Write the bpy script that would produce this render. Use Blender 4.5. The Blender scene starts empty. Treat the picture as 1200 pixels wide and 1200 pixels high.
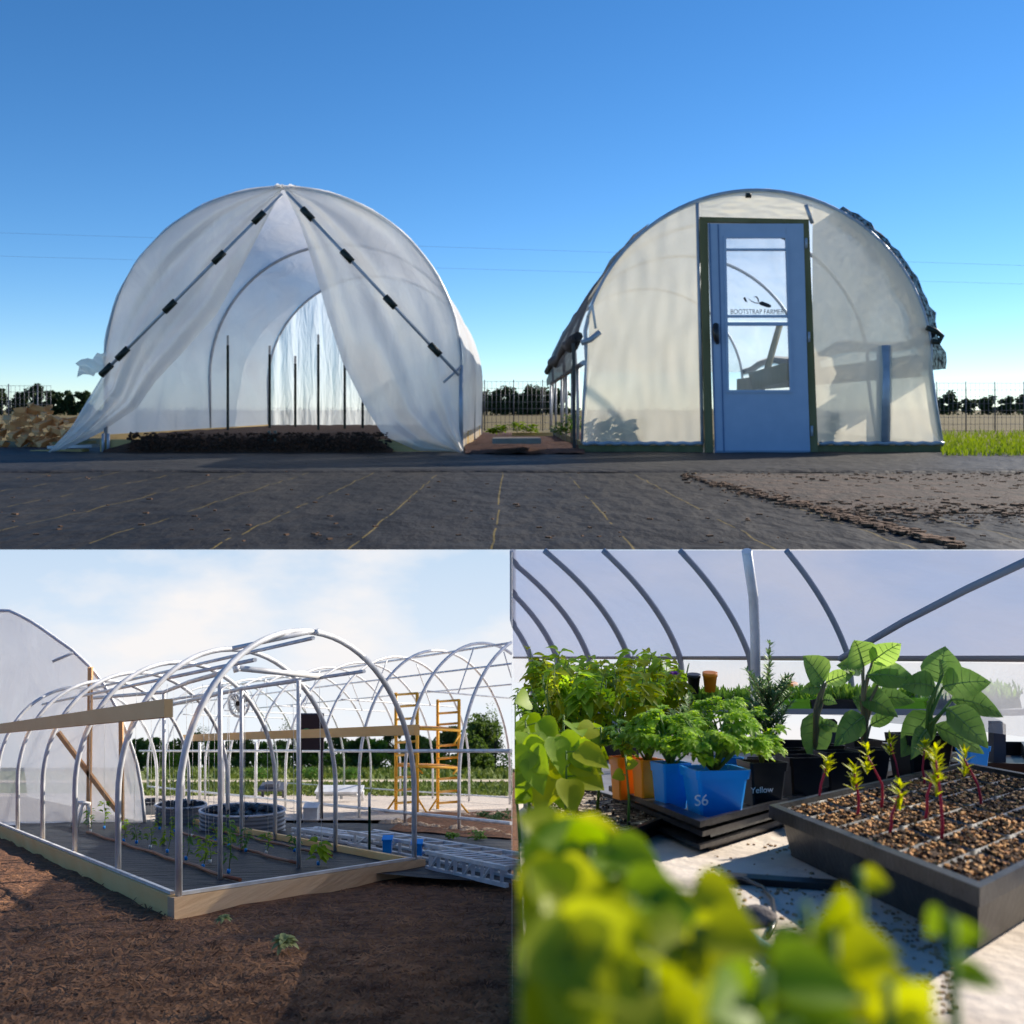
import bpy, math, random
from mathutils import Vector, Matrix, noise
R = math.radians
rnd = random.Random(7)
SC = bpy.context.scene
COL = SC.collection
# ------------------------------------------------------------------ camera, sky, sun, exposure
F = 1200.0            # focal length in photo pixels (photo 1200 wide)
HOR = 480.0           # row of the true horizon
cd = bpy.data.cameras.new('camera'); cam = bpy.data.objects.new('camera', cd); COL.objects.link(cam)
cd.lens = 36; cd.sensor_width = 36; cd.shift_y = -(600-HOR)/1200.0
cd.clip_start = 0.02; cd.clip_end = 20000
cam.rotation_euler = (R(90), 0, 0)
cd.dof.use_dof = True; cd.dof.focus_distance = 4.0; cd.dof.aperture_fstop = 36/1000/0.0055
SC.camera = cam
SUN_AZ, SUN_EL = 56.0, 27.0          # azimuth clockwise from +Y (to the right), degrees
W = bpy.data.worlds.new('World'); SC.world = W; W.use_nodes = True
nt = W.node_tree; bg = nt.nodes['Background']
sk = nt.nodes.new('ShaderNodeTexSky'); sk.sky_type = 'NISHITA'; sk.sun_disc = False
sk.sun_elevation = R(SUN_EL); sk.sun_rotation = R(SUN_AZ); sk.altitude = 2500
sk.air_density = 1.0; sk.dust_density = 0.05; sk.ozone_density = 4.0
hs_ = nt.nodes.new('ShaderNodeHueSaturation'); hs_.inputs['Saturation'].default_value = 1.2; nt.links.new(sk.outputs[0], hs_.inputs['Color']); nt.links.new(hs_.outputs[0], bg.inputs[0]); bg.inputs[1].default_value = 0.10
sd = bpy.data.lights.new('sun', 'SUN'); sd.energy = 5.0; sd.angle = R(0.5); sd.color = (1, .9, .76)
so = bpy.data.objects.new('sun', sd); COL.objects.link(so)
to_sun = Vector((math.sin(R(SUN_AZ))*math.cos(R(SUN_EL)), math.cos(R(SUN_AZ))*math.cos(R(SUN_EL)), math.sin(R(SUN_EL))))
so.rotation_euler = to_sun.to_track_quat('Z', 'Y').to_euler(); so.location = (20, 10, 30)
SC.view_settings.view_transform = 'Standard'; SC.view_settings.look = 'None'
SC.view_settings.exposure = 0.68; SC.view_settings.gamma = 1
SC.render.engine = 'CYCLES'
SC.cycles.transparent_max_bounces = 24; SC.cycles.max_bounces = 8

# ------------------------------------------------------------------ helpers
def at(px, row, Y): return Vector(((px-600)/F*Y, Y, (HOR-row)/F*Y))
class MB:
    def __init__(s): s.v = []; s.f = []; s.sm = []
    def face(s, idx, sm=False): s.f.append(idx); s.sm.append(sm)
    def poly(s, pts, sm=False):
        b = len(s.v); s.v += [tuple(p) for p in pts]; s.face(list(range(b, b+len(pts))), sm)
    def prism(s, pts, d):
        n = len(pts); b = len(s.v); d = Vector(d)
        s.v += [tuple(p) for p in pts] + [tuple(Vector(p)+d) for p in pts]
        s.face([b+i for i in range(n)][::-1]); s.face([b+n+i for i in range(n)])
        for i in range(n):
            j = (i+1) % n; s.face([b+i, b+j, b+n+j, b+n+i])
    def box(s, c, sz, rz=0, rx=0):
        M = Matrix.Rotation(rz, 3, 'Z') @ Matrix.Rotation(rx, 3, 'X'); c = Vector(c); x, y, z = [q/2 for q in sz]
        P = [c + M @ Vector(p) for p in ((-x,-y,-z),(x,-y,-z),(x,y,-z),(-x,y,-z))]
        s.prism(P, M @ Vector((0, 0, 2*z)))
    def bar(s, p, q, w, h, up=(0,0,1)):
        p = Vector(p); q = Vector(q); d = (q-p); a = d.cross(Vector(up))
        if a.length < 1e-6: a = d.cross(Vector((0,1,0)))
        a.normalize(); b = a.cross(d).normalized()
        s.prism([p-a*w/2-b*h/2, p+a*w/2-b*h/2, p+a*w/2+b*h/2, p-a*w/2+b*h/2], d)
    def tube(s, pts, r, n=8, clip=None, closed=False):
        pts = [Vector(p) for p in pts]
        rr = list(r) if hasattr(r, '__len__') else [r]*len(pts)
        if clip is not None:           # keep only runs with X < clip
            runs = []; cur = []
            for i, p in enumerate(pts):
                if p.x < clip:
                    if not cur and i > 0:
                        a = pts[i-1]; t = (clip-a.x)/(p.x-a.x); cur.append((a.lerp(p, t), rr[i]))
                    cur.append((p, rr[i]))
                elif cur:
                    a = pts[i-1]; t = (clip-a.x)/(p.x-a.x); cur.append((a.lerp(p, t), rr[i])); runs.append(cur); cur = []
            if cur: runs.append(cur)
            for c in runs:
                if len(c) > 1: s.tube([q[0] for q in c], [q[1] for q in c], n)
            return
        m = len(pts)
        if m < 2: return
        ref = None; b = len(s.v)
        for i, p in enumerate(pts):
            d = (pts[min(i+1, m-1)] - pts[max(i-1, 0)]).normalized()
            if ref is None:
                ref = Vector((0,0,1)) if abs(d.z) < .9 else Vector((1,0,0))
            a = d.cross(ref)
            if a.length < 1e-5: a = d.cross(Vector((0,1,0)))
            a.normalize(); c = a.cross(d).normalized(); ref = c
            for k in range(n):
                t = 2*math.pi*k/n; s.v.append(tuple(p + (a*math.cos(t)+c*math.sin(t))*rr[i]))
        for i in range(m-1):
            for k in range(n):
                j = (k+1) % n; s.face([b+i*n+k, b+i*n+j, b+(i+1)*n+j, b+(i+1)*n+k], True)
        s.face([b+k for k in range(n)][::-1]); s.face([b+(m-1)*n+k for k in range(n)])
    def grid(s, rows, sm=True):
        b = len(s.v); n = len(rows[0])
        for r in rows: s.v += [tuple(p) for p in r]
        for i in range(len(rows)-1):
            for j in range(n-1): s.face([b+i*n+j, b+i*n+j+1, b+(i+1)*n+j+1, b+(i+1)*n+j], sm)
    def lathe(s, c, prof, n=24, sx=1, sy=1):
        c = Vector(c); b = len(s.v); m = len(prof)
        for r, z in prof:
            for k in range(n):
                t = 2*math.pi*k/n; s.v.append((c.x+r*sx*math.cos(t), c.y+r*sy*math.sin(t), c.z+z))
        for i in range(m-1):
            for k in range(n):
                j = (k+1) % n; s.face([b+i*n+k, b+i*n+j, b+(i+1)*n+j, b+(i+1)*n+k], True)
        s.face([b+k for k in range(n)][::-1]); s.face([b+(m-1)*n+k for k in range(n)])
    def leaf(s, base, d, L, Wd, droop=.3, fold=.25, prof=None, up=None, wav=0):
        prof = prof or LEAF
        d = Vector(d).normalized(); up = Vector(up) if up else Vector((0,0,1))
        side = d.cross(up)
        if side.length < 1e-3: side = Vector((1,0,0))
        side.normalize(); nrm = side.cross(d).normalized(); base = Vector(base); b = len(s.v); n = len(prof)
        for t, w in prof:
            c = base + d*L*t - Vector((0,0,1))*L*droop*t*t
            wv = wav*L*math.sin(t*17+base.x*50)
            s.v.append(tuple(c - side*Wd*w/2 + nrm*(Wd*w*fold+wv))); s.v.append(tuple(c)); s.v.append(tuple(c + side*Wd*w/2 + nrm*(Wd*w*fold-wv)))
        for i in range(n-1):
            q = b+i*3
            s.face([q, q+1, q+4, q+3], True); s.face([q+1, q+2, q+5, q+4], True)
ORD = ['first','second','third','fourth','fifth','sixth','seventh','eighth','ninth','tenth','eleventh','twelfth','thirteenth','fourteenth','fifteenth','sixteenth','seventeenth','eighteenth','nineteenth','twentieth']
LEAF = [(0,.08),(.15,.62),(.38,1),(.62,.85),(.84,.45),(1,.02)]
HEART = [(-.08,.5),(.02,.85),(.2,1),(.45,.92),(.72,.55),(1,.03)]
NEEDLE = [(0,.5),(.5,1),(1,.1)]
LOBE = [(0,.1),(.2,.5),(.3,1),(.42,.55),(.58,.95),(.7,.45),(.85,.5),(1,.05)]
BASE = {}
def link(name, mb, mat, base):
    me = bpy.data.meshes.new(name); b = Vector(base)
    me.from_pydata([(x-b.x, y-b.y, z-b.z) for x, y, z in mb.v], [], mb.f)
    me.polygons.foreach_set('use_smooth', mb.sm); me.materials.append(mat); me.update()
    o = bpy.data.objects.new(name, me); COL.objects.link(o); BASE[o.name] = b; return o
def tag(o, label, cat, group=None, kind=None):
    o['label'] = label; o['category'] = cat
    if group: o['group'] = group
    if kind: o['kind'] = kind
    return o
def thing(name, label, cat, loc=(0,0,0), group=None):
    o = bpy.data.objects.new(name, None); COL.objects.link(o); o.location = loc; o.empty_display_size = .1
    BASE[o.name] = Vector(loc); return tag(o, label, cat, group)
def part(name, mb, mat, parent, label=None, kind=None):
    o = link(name, mb, mat, BASE[parent.name]); o.parent = parent
    if label: o['label'] = label
    if kind: o['kind'] = kind
    return o
def single(name, mb, mat, label, cat, group=None, base=None, kind=None):
    if base is None:
        n = len(mb.v); base = (sum(v[0] for v in mb.v)/n, sum(v[1] for v in mb.v)/n, min(v[2] for v in mb.v))
    o = link(name, mb, mat, base); o.location = base; return tag(o, label, cat, group, kind)
def struct(name, mb, mat):
    o = link(name, mb, mat, (0,0,0)); o['kind'] = 'structure'; return o
def dup(root, loc, rz=0, sc=1, label=None):
    r = root.copy(); COL.objects.link(r); r.location = loc; r.rotation_euler = (0,0,rz); r.scale = (sc,)*3
    if label: r['label'] = label
    for ch in list(root.children):
        c = ch.copy(); COL.objects.link(c); c.parent = r
        for g in list(ch.children):
            e = g.copy(); COL.objects.link(e); e.parent = c
    return r
# ------------------------------------------------------------------ materials
def mat(name, col, rough=.6, col2=None, nscale=5, bump=0, bscale=None, metal=0, spec=.4, trans=0, detail=6, ramp=(.35,.65), stretch=None, coord='Object'):
    m = bpy.data.materials.new(name); m.use_nodes = True; t = m.node_tree; N = t.nodes; L = t.links
    p = N['Principled BSDF']; p.inputs['Roughness'].default_value = rough; p.inputs['Metallic'].default_value = metal
    p.inputs['Specular IOR Level'].default_value = spec; p.inputs['Base Color'].default_value = (*col, 1)
    tc = N.new('ShaderNodeTexCoord'); mp = N.new('ShaderNodeMapping'); L.new(tc.outputs[coord], mp.inputs[0])
    if stretch: mp.inputs['Scale'].default_value = stretch
    if col2:
        n = N.new('ShaderNodeTexNoise'); n.inputs['Scale'].default_value = nscale; n.inputs['Detail'].default_value = detail
        L.new(mp.outputs[0], n.inputs[0]); r = N.new('ShaderNodeValToRGB'); L.new(n.outputs[0], r.inputs[0])
        r.color_ramp.elements[0].position = ramp[0]; r.color_ramp.elements[1].position = ramp[1]
        r.color_ramp.elements[0].color = (*col, 1); r.color_ramp.elements[1].color = (*col2, 1); L.new(r.outputs[0], p.inputs['Base Color'])
    if bump:
        n = N.new('ShaderNodeTexNoise'); n.inputs['Scale'].default_value = bscale or nscale*3; n.inputs['Detail'].default_value = 5
        L.new(mp.outputs[0], n.inputs[0]); b = N.new('ShaderNodeBump'); b.inputs['Strength'].default_value = bump; b.inputs['Distance'].default_value = 1.0/(bscale or nscale*3)
        L.new(n.outputs[0], b.inputs['Height']); L.new(b.outputs[0], p.inputs['Normal'])
    if trans:
        tr = N.new('ShaderNodeBsdfTranslucent'); mx = N.new('ShaderNodeMixShader'); mx.inputs[0].default_value = trans
        src = p.inputs['Base Color'].links[0].from_socket if p.inputs['Base Color'].links else None
        g = N.new('ShaderNodeHueSaturation'); g.inputs['Value'].default_value = 1.7; g.inputs['Saturation'].default_value = 1.1; g.inputs['Hue'].default_value = .485
        if src: L.new(src, g.inputs['Color'])
        else: g.inputs['Color'].default_value = (*col, 1)
        L.new(g.outputs[0], tr.inputs[0]); L.new(p.outputs[0], mx.inputs[1]); L.new(tr.outputs[0], mx.inputs[2])
        L.new(mx.outputs[0], N['Material Output'].inputs[0])
    return m
def film(name, clear, transl, col=(.8,.8,.8), tcol=(.9,.92,.95), bscale=.3, bump=.25, stretch=(1,1,1), gloss=.13, bd=1.0):
    """polythene sheet: part clear, part scattering through, part scattering back"""
    m = bpy.data.materials.new(name); m.use_nodes = True; t = m.node_tree; N = t.nodes; L = t.links; N.remove(N['Principled BSDF'])
    tr = N.new('ShaderNodeBsdfTransparent'); tr.inputs[0].default_value = (*tcol, 1)
    tl = N.new('ShaderNodeBsdfTranslucent'); tl.inputs[0].default_value = (*col, 1)
    df = N.new('ShaderNodeBsdfDiffuse'); df.inputs[0].default_value = (*col, 1)
    gl = N.new('ShaderNodeBsdfGlossy'); gl.inputs['Roughness'].default_value = .32
    a = N.new('ShaderNodeMixShader'); a.inputs[0].default_value = transl; L.new(df.outputs[0], a.inputs[1]); L.new(tl.outputs[0], a.inputs[2])
    g = N.new('ShaderNodeMixShader'); g.inputs[0].default_value = gloss; L.new(a.outputs[0], g.inputs[1]); L.new(gl.outputs[0], g.inputs[2])
    tc = N.new('ShaderNodeTexCoord'); mp = N.new('ShaderNodeMapping'); mp.inputs['Scale'].default_value = stretch; L.new(tc.outputs['Object'], mp.inputs[0])
    n = N.new('ShaderNodeTexNoise'); n.inputs['Scale'].default_value = bscale; n.inputs['Detail'].default_value = 5; n.inputs['Distortion'].default_value = .6; L.new(mp.outputs[0], n.inputs[0])
    b = N.new('ShaderNodeBump'); b.inputs['Strength'].default_value = bump; b.inputs['Distance'].default_value = bd; L.new(n.outputs[0], b.inputs['Height'])
    for q in (tl, df, gl): L.new(b.outputs[0], q.inputs['Normal'])
    c = N.new('ShaderNodeMixShader'); L.new(g.outputs[0], c.inputs[1]); L.new(tr.outputs[0], c.inputs[2])
    mr = N.new('ShaderNodeMapRange'); mr.inputs[1].default_value = .3; mr.inputs[2].default_value = .7
    mr.inputs[3].default_value = clear-.06; mr.inputs[4].default_value = clear+.06; L.new(n.outputs[0], mr.inputs[0]); L.new(mr.outputs[0], c.inputs[0])
    L.new(c.outputs[0], N['Material Output'].inputs[0]); return m
galv = mat('galvanised', (.55,.56,.57), .42, (.74,.75,.76), 12, metal=.12)
galv_big = mat('galvanised_pipe', (.34,.38,.44), .45, (.45,.49,.56), .7, metal=.3)
galv_dark = mat('dull_pipe', (.10,.11,.14), .5, metal=.3)
pine = mat('pine', (.90,.52,.19), .65, (.92,.60,.25), 3, bump=.08, stretch=(1,1,3), bscale=20)
pine_big = mat('pine_board', (.52,.36,.14), .7, (.6,.42,.18), .6, stretch=(.6,1,6), bump=.1)
treated = mat('treated_wood', (.13,.125,.05), .75, (.2,.18,.085), .5, stretch=(1,1,.25), bump=.2, bscale=3)
black_plastic = mat('black_plastic', (.012,.012,.014), .32, (.03,.03,.034), 9, bump=.08, bscale=60)
dusty_plastic = mat('dusty_plastic', (.009,.009,.010), .42, (.034,.032,.031), 14, bump=.12, bscale=90)
black_paint = mat('post_green_black', (.01,.018,.014), .5)
soil = mat('soil', (.035,.018,.009), .95, (.1,.05,.022), 30, bump=.9, bscale=60, ramp=(.3,.75))
blue_door = mat('blue_paint', (.34,.45,.63), .45, (.37,.48,.66), .8)
glass = film('clear_glass', .86, .1, tcol=(.95,.97,1), bump=0, gloss=.6)
leaf_bright = mat('leaf_bright', (.15,.27,.012), .5, (.27,.40,.025), 18, trans=.5)
leaf_mid = mat('leaf_mid', (.055,.14,.018), .45, (.11,.24,.03), 12, trans=.4)
leaf_dark = mat('leaf_dark', (.03,.075,.018), .5, (.06,.13,.03), 12, trans=.25)
leaf_lime = mat('leaf_lime', (.27,.33,.008), .5, (.40,.44,.015), 15, trans=.5)
leaf_celery0 = mat('weed_pale', (.25,.30,.12), .7, (.42,.46,.22), 20, trans=.3)
stem_green = mat('stem_green', (.13,.24,.04), .5, trans=.2)
stem_red = mat('stem_red', (.4,.035,.07), .45, trans=.2)
stem_brown = mat('stem_brown', (.25,.2,.1), .7)
bark = mat('bark', (.06,.045,.03), .9, (.1,.08,.06), 3)
crown_dark = mat('crown_dark', (.02,.04,.012), .8, (.045,.075,.02), .02, trans=.15)
crown_green = mat('crown_green', (.05,.10,.018), .8, (.12,.19,.035), 1.5, trans=.3)
crown_green2 = mat('crown_olive', (.07,.11,.025), .8, (.15,.2,.05), 1.5, trans=.3)
white_plastic = mat('white_plastic', (.75,.75,.73), .4)
yellow_paint = mat('yellow_paint', (.8,.42,.03), .4, (.7,.34,.02), 6)
blue_plastic = mat('blue_plastic', (.008,.27,.8), .3, (.012,.3,.86), 10, bump=.03)
orange_plastic = mat('orange_plastic', (.95,.30,.01), .35, (.9,.25,.01), 10)
string_m = mat('string', (.75,.75,.72), .7)
brown_tube = mat('brown_tube', (.22,.07,.03), .5)

# ==================================================================  UPPER LEVEL (row 645 and above)
ZT = -4.675                                   # upper ground, below the eye
Y0 = 34.0                                     # its near edge
def tg(px, row): return at(px, row, ZT*F/(HOR-row))      # point of the upper ground
m = mat('field_grass', (.10,.075,.02), .95, (.16,.12,.035), .05, bump=.4, bscale=2)
g = MB(); g.prism([(-6000,125,ZT-.35),(6000,125,ZT-.35),(6000,9000,ZT-.35),(-6000,9000,ZT-.35)], (0,0,.35)); struct('ground', g, m)
# woven black weed fabric with yellow guide lines
m = mat('weed_fabric', (.010,.010,.011), .7, (.029,.026,.023), .12, bump=.35, bscale=.9, stretch=(1,.4,1), spec=.2)
t = m.node_tree; N = t.nodes; L = t.links; p = N['Principled BSDF']
tc = N.new('ShaderNodeTexCoord'); sx = N.new('ShaderNodeSeparateXYZ'); L.new(tc.outputs['Object'], sx.inputs[0])
def mth(t_, op, a, b=None):
    n = t_.nodes.new('ShaderNodeMath'); n.operation = op
    for i, v in enumerate((a, b)):
        if v is None: continue
        if isinstance(v, (int, float)): n.inputs[i].default_value = v
        else: t_.links.new(v, n.inputs[i])
    return n.outputs[0]
nz = N.new('ShaderNodeTexNoise'); nz.inputs['Scale'].default_value = .12; L.new(tc.outputs['Object'], nz.inputs[0])
xw = mth(t, 'ADD', sx.outputs[0], mth(t, 'MULTIPLY', nz.outputs[0], .35))
fr = mth(t, 'FRACT', mth(t, 'DIVIDE', mth(t, 'ADD', xw, 100.3), 4.75))
ln = mth(t, 'LESS_THAN', fr, .016)
ny = mth(t, 'LESS_THAN', sx.outputs[1], 76.0)
n2 = N.new('ShaderNodeTexNoise'); n2.inputs['Scale'].default_value = .35; L.new(tc.outputs['Object'], n2.inputs[0])
fac = mth(t, 'MULTIPLY', mth(t, 'MULTIPLY', ln, ny), mth(t, 'GREATER_THAN', n2.outputs[0], .42))
mx = N.new('ShaderNodeMix'); mx.data_type = 'RGBA'; src = p.inputs['Base Color'].links[0].from_socket
L.new(fac, mx.inputs[0]); L.new(src, mx.inputs[6]); mx.inputs[7].default_value = (.15,.11,.03,1); L.new(mx.outputs[2], p.inputs['Base Color'])
# fine streaks of dust along the weave
g = MB(); NX, NY = 120, 70; rows = []
for j in range(NY+1):
    y = Y0 + (125-Y0)*(j/NY)**1.3; r = []
    for i in range(NX+1):
        x = -75+150*i/NX; z = ZT + (.10*(noise.noise(Vector((x*.22, y*.5, 0)))) if 0 < j < NY else -.01)
        r.append((x, y, z))
    rows.append(r)
g.grid(rows); g.prism([(-75,Y0,ZT-.9),(75,Y0,ZT-.9),(75,125,ZT-.9),(-75,125,ZT-.9)], (0,0,.7)); struct('pavement', g, m)
# second strip of fabric overlapping near the greenhouses, with a lifted seam
g = MB(); rows = []
for j in range(7):
    y = [76,76.3,80,86,94,104,124][j]; r = []
    for i in range(121):
        x = -75+150*i/120; z = ZT + .13 + .07*noise.noise(Vector((x*.25, y*.4, 3))) + (-.12 if j == 0 else 0)
        r.append((x, y + (1.2*noise.noise(Vector((x*.1,0,5))) if j < 2 else 0), z))
    rows.append(r)
g.grid(rows); struct('pavement', g, mat('weed_fabric_strip', (.018,.018,.02), .65, (.036,.035,.034), .15, bump=.35, bscale=.8, spec=.22))
# retaining wall face under the upper level
g = MB(); g.prism([(-75,Y0,-30),(75,Y0,-30),(75,Y0+1,-30),(-75,Y0+1,-30)], (0,0,30+ZT-.95))
single('retaining_wall', g, mat('concrete', (.3,.3,.29), .9, (.36,.36,.35), .5), 'grey retaining wall holding up the black fabric terrace', 'wall', base=(0,Y0,-30))
# brown soil scattered over the right of the fabric
g = MB(); rr = random.Random(3)
for k in range(2600):
    px = 800 + 400*rr.random()**.8; row = rr.uniform(556, 625)
    edge = 556 + max(0, (px-1020))*.0
    lim = 562 + (px-800)*.22 if px < 1000 else 606
    if row > lim + 12*rr.random(): continue
    c = tg(px, row); s = rr.uniform(.05,.2)*(.5 if rr.random()<.8 else 1.2)
    g.box(c+Vector((0,0,.1+s*.2)), (s*rr.uniform(.6,2), s, s*.5), rr.random()*3)
for k in range(420):
    t_ = rr.random(); px = 800+330*t_; row = 558+t_*85+rr.gauss(0,2.5); c = tg(px, min(row, 643)); s = rr.uniform(.06,.24)
    g.box(c+Vector((0,0,.1)), (s*1.6, s, s*.6), rr.random()*3)
for k in range(160):
    px = rr.uniform(0,1200); c = tg(px, rr.uniform(536,640)); s = rr.uniform(.04,.14); g.box(c+Vector((0,0,.12)), (s*2, s, s*.5), rr.random()*3)
o = link('loose_soil', g, mat('loose_soil', (.09,.05,.028), .95, (.16,.09,.05), 1), (0,0,0)); tag(o, 'crumbs of brown soil scattered over the black fabric', 'soil', kind='stuff')
g = MB(); rows = []
for j in range(14):
    r = []
    for i in range(60):
        px = 812+430*i/59; row = 556+ j/13*(min(46, 6+(px-812)*.24)); c = tg(px, row)
        r.append((c.x, c.y, ZT+.05+.12*math.sin(math.pi*j/13)*(1 if i > 0 else 0) + .05*noise.noise(Vector((c.x*.8,c.y*.8,0)))))
    rows.append(r)
g.grid(rows); o = link('soil_patch', g, mat('soil_film', (.028,.021,.017), .9, (.075,.048,.034), .9, bump=.6, bscale=3, stretch=(1,.5,1)), (0,0,0)); tag(o, 'thin spill of brown dirt over the fabric before the blue door', 'dirt', kind='stuff')

# ---- left greenhouse
YF = 110.0
def AT(px, row, Y=YF): return at(px, row, Y)
PXM = YF/F
def arch_px(cx, cy, rx, ry, base, n=48, lx=None, rx2=None):
    """left leg up, half ellipse, right leg down"""
    P = [(cx-rx if lx is None else lx, base)]
    for i in range(n+1):
        a = math.pi*(1-i/n); P.append((cx+rx*math.cos(a), cy-ry*math.sin(a)))
    P.append((cx+rx if rx2 is None else rx2, base)); return P
film_clear = film('greenhouse_film', .10, .6, (.93,.93,.93), bscale=.3, bump=.4, stretch=(1,.35,.6), bd=.6)
film_flap = film('door_film', .13, .62, (.94,.93,.90), bscale=.3, bump=.3, stretch=(1,1,.5), bd=.8)
gh = thing('greenhouse', 'open greenhouse with white plastic door flaps tied back over dark soil', 'greenhouse', at(332, 530, YF))
LA = arch_px(332, 428, 208, 208, 530)
BACKS = [1, .744, .6]                               # image scale of each hoop: depth = YF / s
for s in BACKS:
    Y = YF/s; g = MB(); g.tube([AT(px, row).to_3d() + Vector((0, Y-YF, 0)) for px, row in LA], .21, 10); part('hoop', g, galv_big, gh)
g = MB(); rows = []
for j in range(25):
    Y = YF + (YF/.6-YF)*j/24; r = []
    for i, (px, row) in enumerate(LA):
        P = AT(px, row); c = AT(332, 428); d = (P-c); d.y = 0
        k = 1.012 - .012*math.sin(math.pi*((j % 12)/12.0)) + .004*noise.noise(Vector((i*.4, j*.6, 0)))
        if i in (0, len(LA)-1): k = 1.0 + .02*noise.noise(Vector((i, j*.7, 2)))
        q = c + d*k; q.y = Y; r.append(q)
    rows.append(r)
g.grid(rows); part('cover', g, film_clear, gh)
# gathered tail of the cover over the front hoop
g = MB(); rows = []
for j in range(5):
    r = []
    for i, (px, row) in enumerate(LA[1:-1]):
        P = AT(px, row); c = AT(332, 428); d = P-c; q = c + d*(1.008+.003*math.sin(i*1.7+j)*(j/4)); q.y = YF-.1-.08*j; r.append(q)
    rows.append(r)
g.grid(rows); part('cover_hem', g, film_flap, gh)
g = MB(); c0 = AT(333, 219)
for k in range(5):
    a = k*1.3; g.leaf(c0+Vector((-1+k*.4, -.3, -.1)), (math.cos(a)*.8, -.3, .12), 1.3, .7, .4, .3)
part('plastic_knot', g, film_flap, gh)
# back wall
g = MB(); Yb = YF/.6 + .2; rows = []
for i, (px, row) in enumerate(LA):
    P = AT(px, row); r = []
    for j in range(12):
        z = P.z + (AT(332, 530).z-P.z)*j/11; r.append((P.x, Yb+.3*math.sin(i*1.3)+.4*noise.noise(Vector((i*.8,j*.3,1))), z))
    rows.append(r)
g.grid(rows); part('end_wall', g, film('end_film', .3, .6, (.8,.86,.9), bscale=.5, bump=.8, stretch=(2,1,.3), bd=.8), gh)
def resample(P, n):
    P = [Vector(p) for p in P]; d = [0]
    for a, b in zip(P, P[1:]): d.append(d[-1]+(b-a).length)
    out = []
    for i in range(n):
        t = d[-1]*i/(n-1); k = 0
        while k < len(P)-2 and d[k+1] < t: k += 1
        u = (t-d[k])/max(1e-9, d[k+1]-d[k]); out.append(P[k].lerp(P[k+1], min(1, u)))
    return out
def flap(outer, inner, name, seed, amp):
    A = resample([AT(*p) for p in outer], 60); B = resample([AT(*p) for p in inner], 60); g = MB(); rows = []
    for i in range(60):
        r = []; v = i/59
        for j in range(26):
            u = j/25; q = A[i].lerp(B[i], u)
            fold = amp*(.25+v)*(.5*math.sin(u*17+v*3+seed)+.3*math.sin(u*31-v*5)) * min(1, 4*u)
            q = q + Vector((0, -.35 - .5*math.sin(math.pi*u)*v*2 + fold + .5*noise.noise(Vector((u*3, v*4, seed))), .25*noise.noise(Vector((u*2.5, v*6, seed+5)))))
            r.append(q)
        rows.append(r)
    g.grid(rows); return part(name, g, film_flap, gh)
lo = [p for p in LA if p[0] <= 334][1:][::-1][:-1] + [(122,440),(104,470),(86,500),(58,530)]
flap(lo, [(333,222),(318,252),(290,305),(255,368),(215,415),(185,445),(160,480),(120,505),(76,527)], 'door_flap', 1, .55)
ro = [p for p in LA if p[0] >= 331][:-1] + [(540,455),(541,500),(544,529)]
flap(ro, [(334,222),(352,262),(368,310),(384,368),(402,425),(425,470),(450,510),(490,528),(540,531)], 'door_flap', 4, .5)
g = MB()                                          # torn corner of sheeting blowing off the left hoop
rows = []
for i in range(8):
    rows.append([AT(126-5*i+1.5*math.sin(j*1.3), 424+2.0*i*.6+ (j-3)*4.2*(1-.35*i/7)+2*math.sin(i*2+j), YF-.8) + Vector((0,-.6*math.sin(i*1.1+j),0)) for j in range(7)])
g.grid(rows); part('torn_sheet', g, film_flap, gh)
for a, b in (((331,227),(118,440)), ((336,225),(538,440))):
    g = MB(); P, Q = AT(*a, YF-2.1), AT(*b, YF-2.1); g.tube([P, Q], .17, 8); fp = part('flap_pole', g, galv_big, gh)
    n = 5
    for k in range(n):
        t0 = (.12, .35, .6, .86, .96)[k] if a[0] > 333 else (.13, .35, .62, .88, .97)[k]
        if k == 4 and a[0] > 333: continue
        g = MB(); g.tube([P.lerp(Q, t0-.03), P.lerp(Q, t0+.03)], .36, 8); part('clip', g, black_paint, fp)
g = MB(); g.tube([AT(540,430,YF-.4), AT(520,448,YF-1.5)], .13, 6); part('brace', g, galv_big, gh)
g = MB(); g.tube([AT(540,428,YF-.1), AT(540,534,YF-.1)], .26, 10); part('post', g, galv_big, gh)
zb = ZT; zt = AT(0,513).z
g = MB(); g.bar(AT(118,522,YF-.3), AT(540,522,YF-.3), .35, 1.3); part('base_board', g, pine_big, gh)
for px in (126, 538):
    P = AT(px, 519); Q = P+Vector((0, YF/.6-YF, 0)); g = MB(); g.bar(P, Q, .35, 1.8); part('base_board', g, pine_big, gh)
g = MB(); 
for px in (121, 127): g.tube([AT(px,508,YF-.7), AT(px,531,YF-.7)], .17, 6)
part('corner_stake', g, galv_big, gh)
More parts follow.
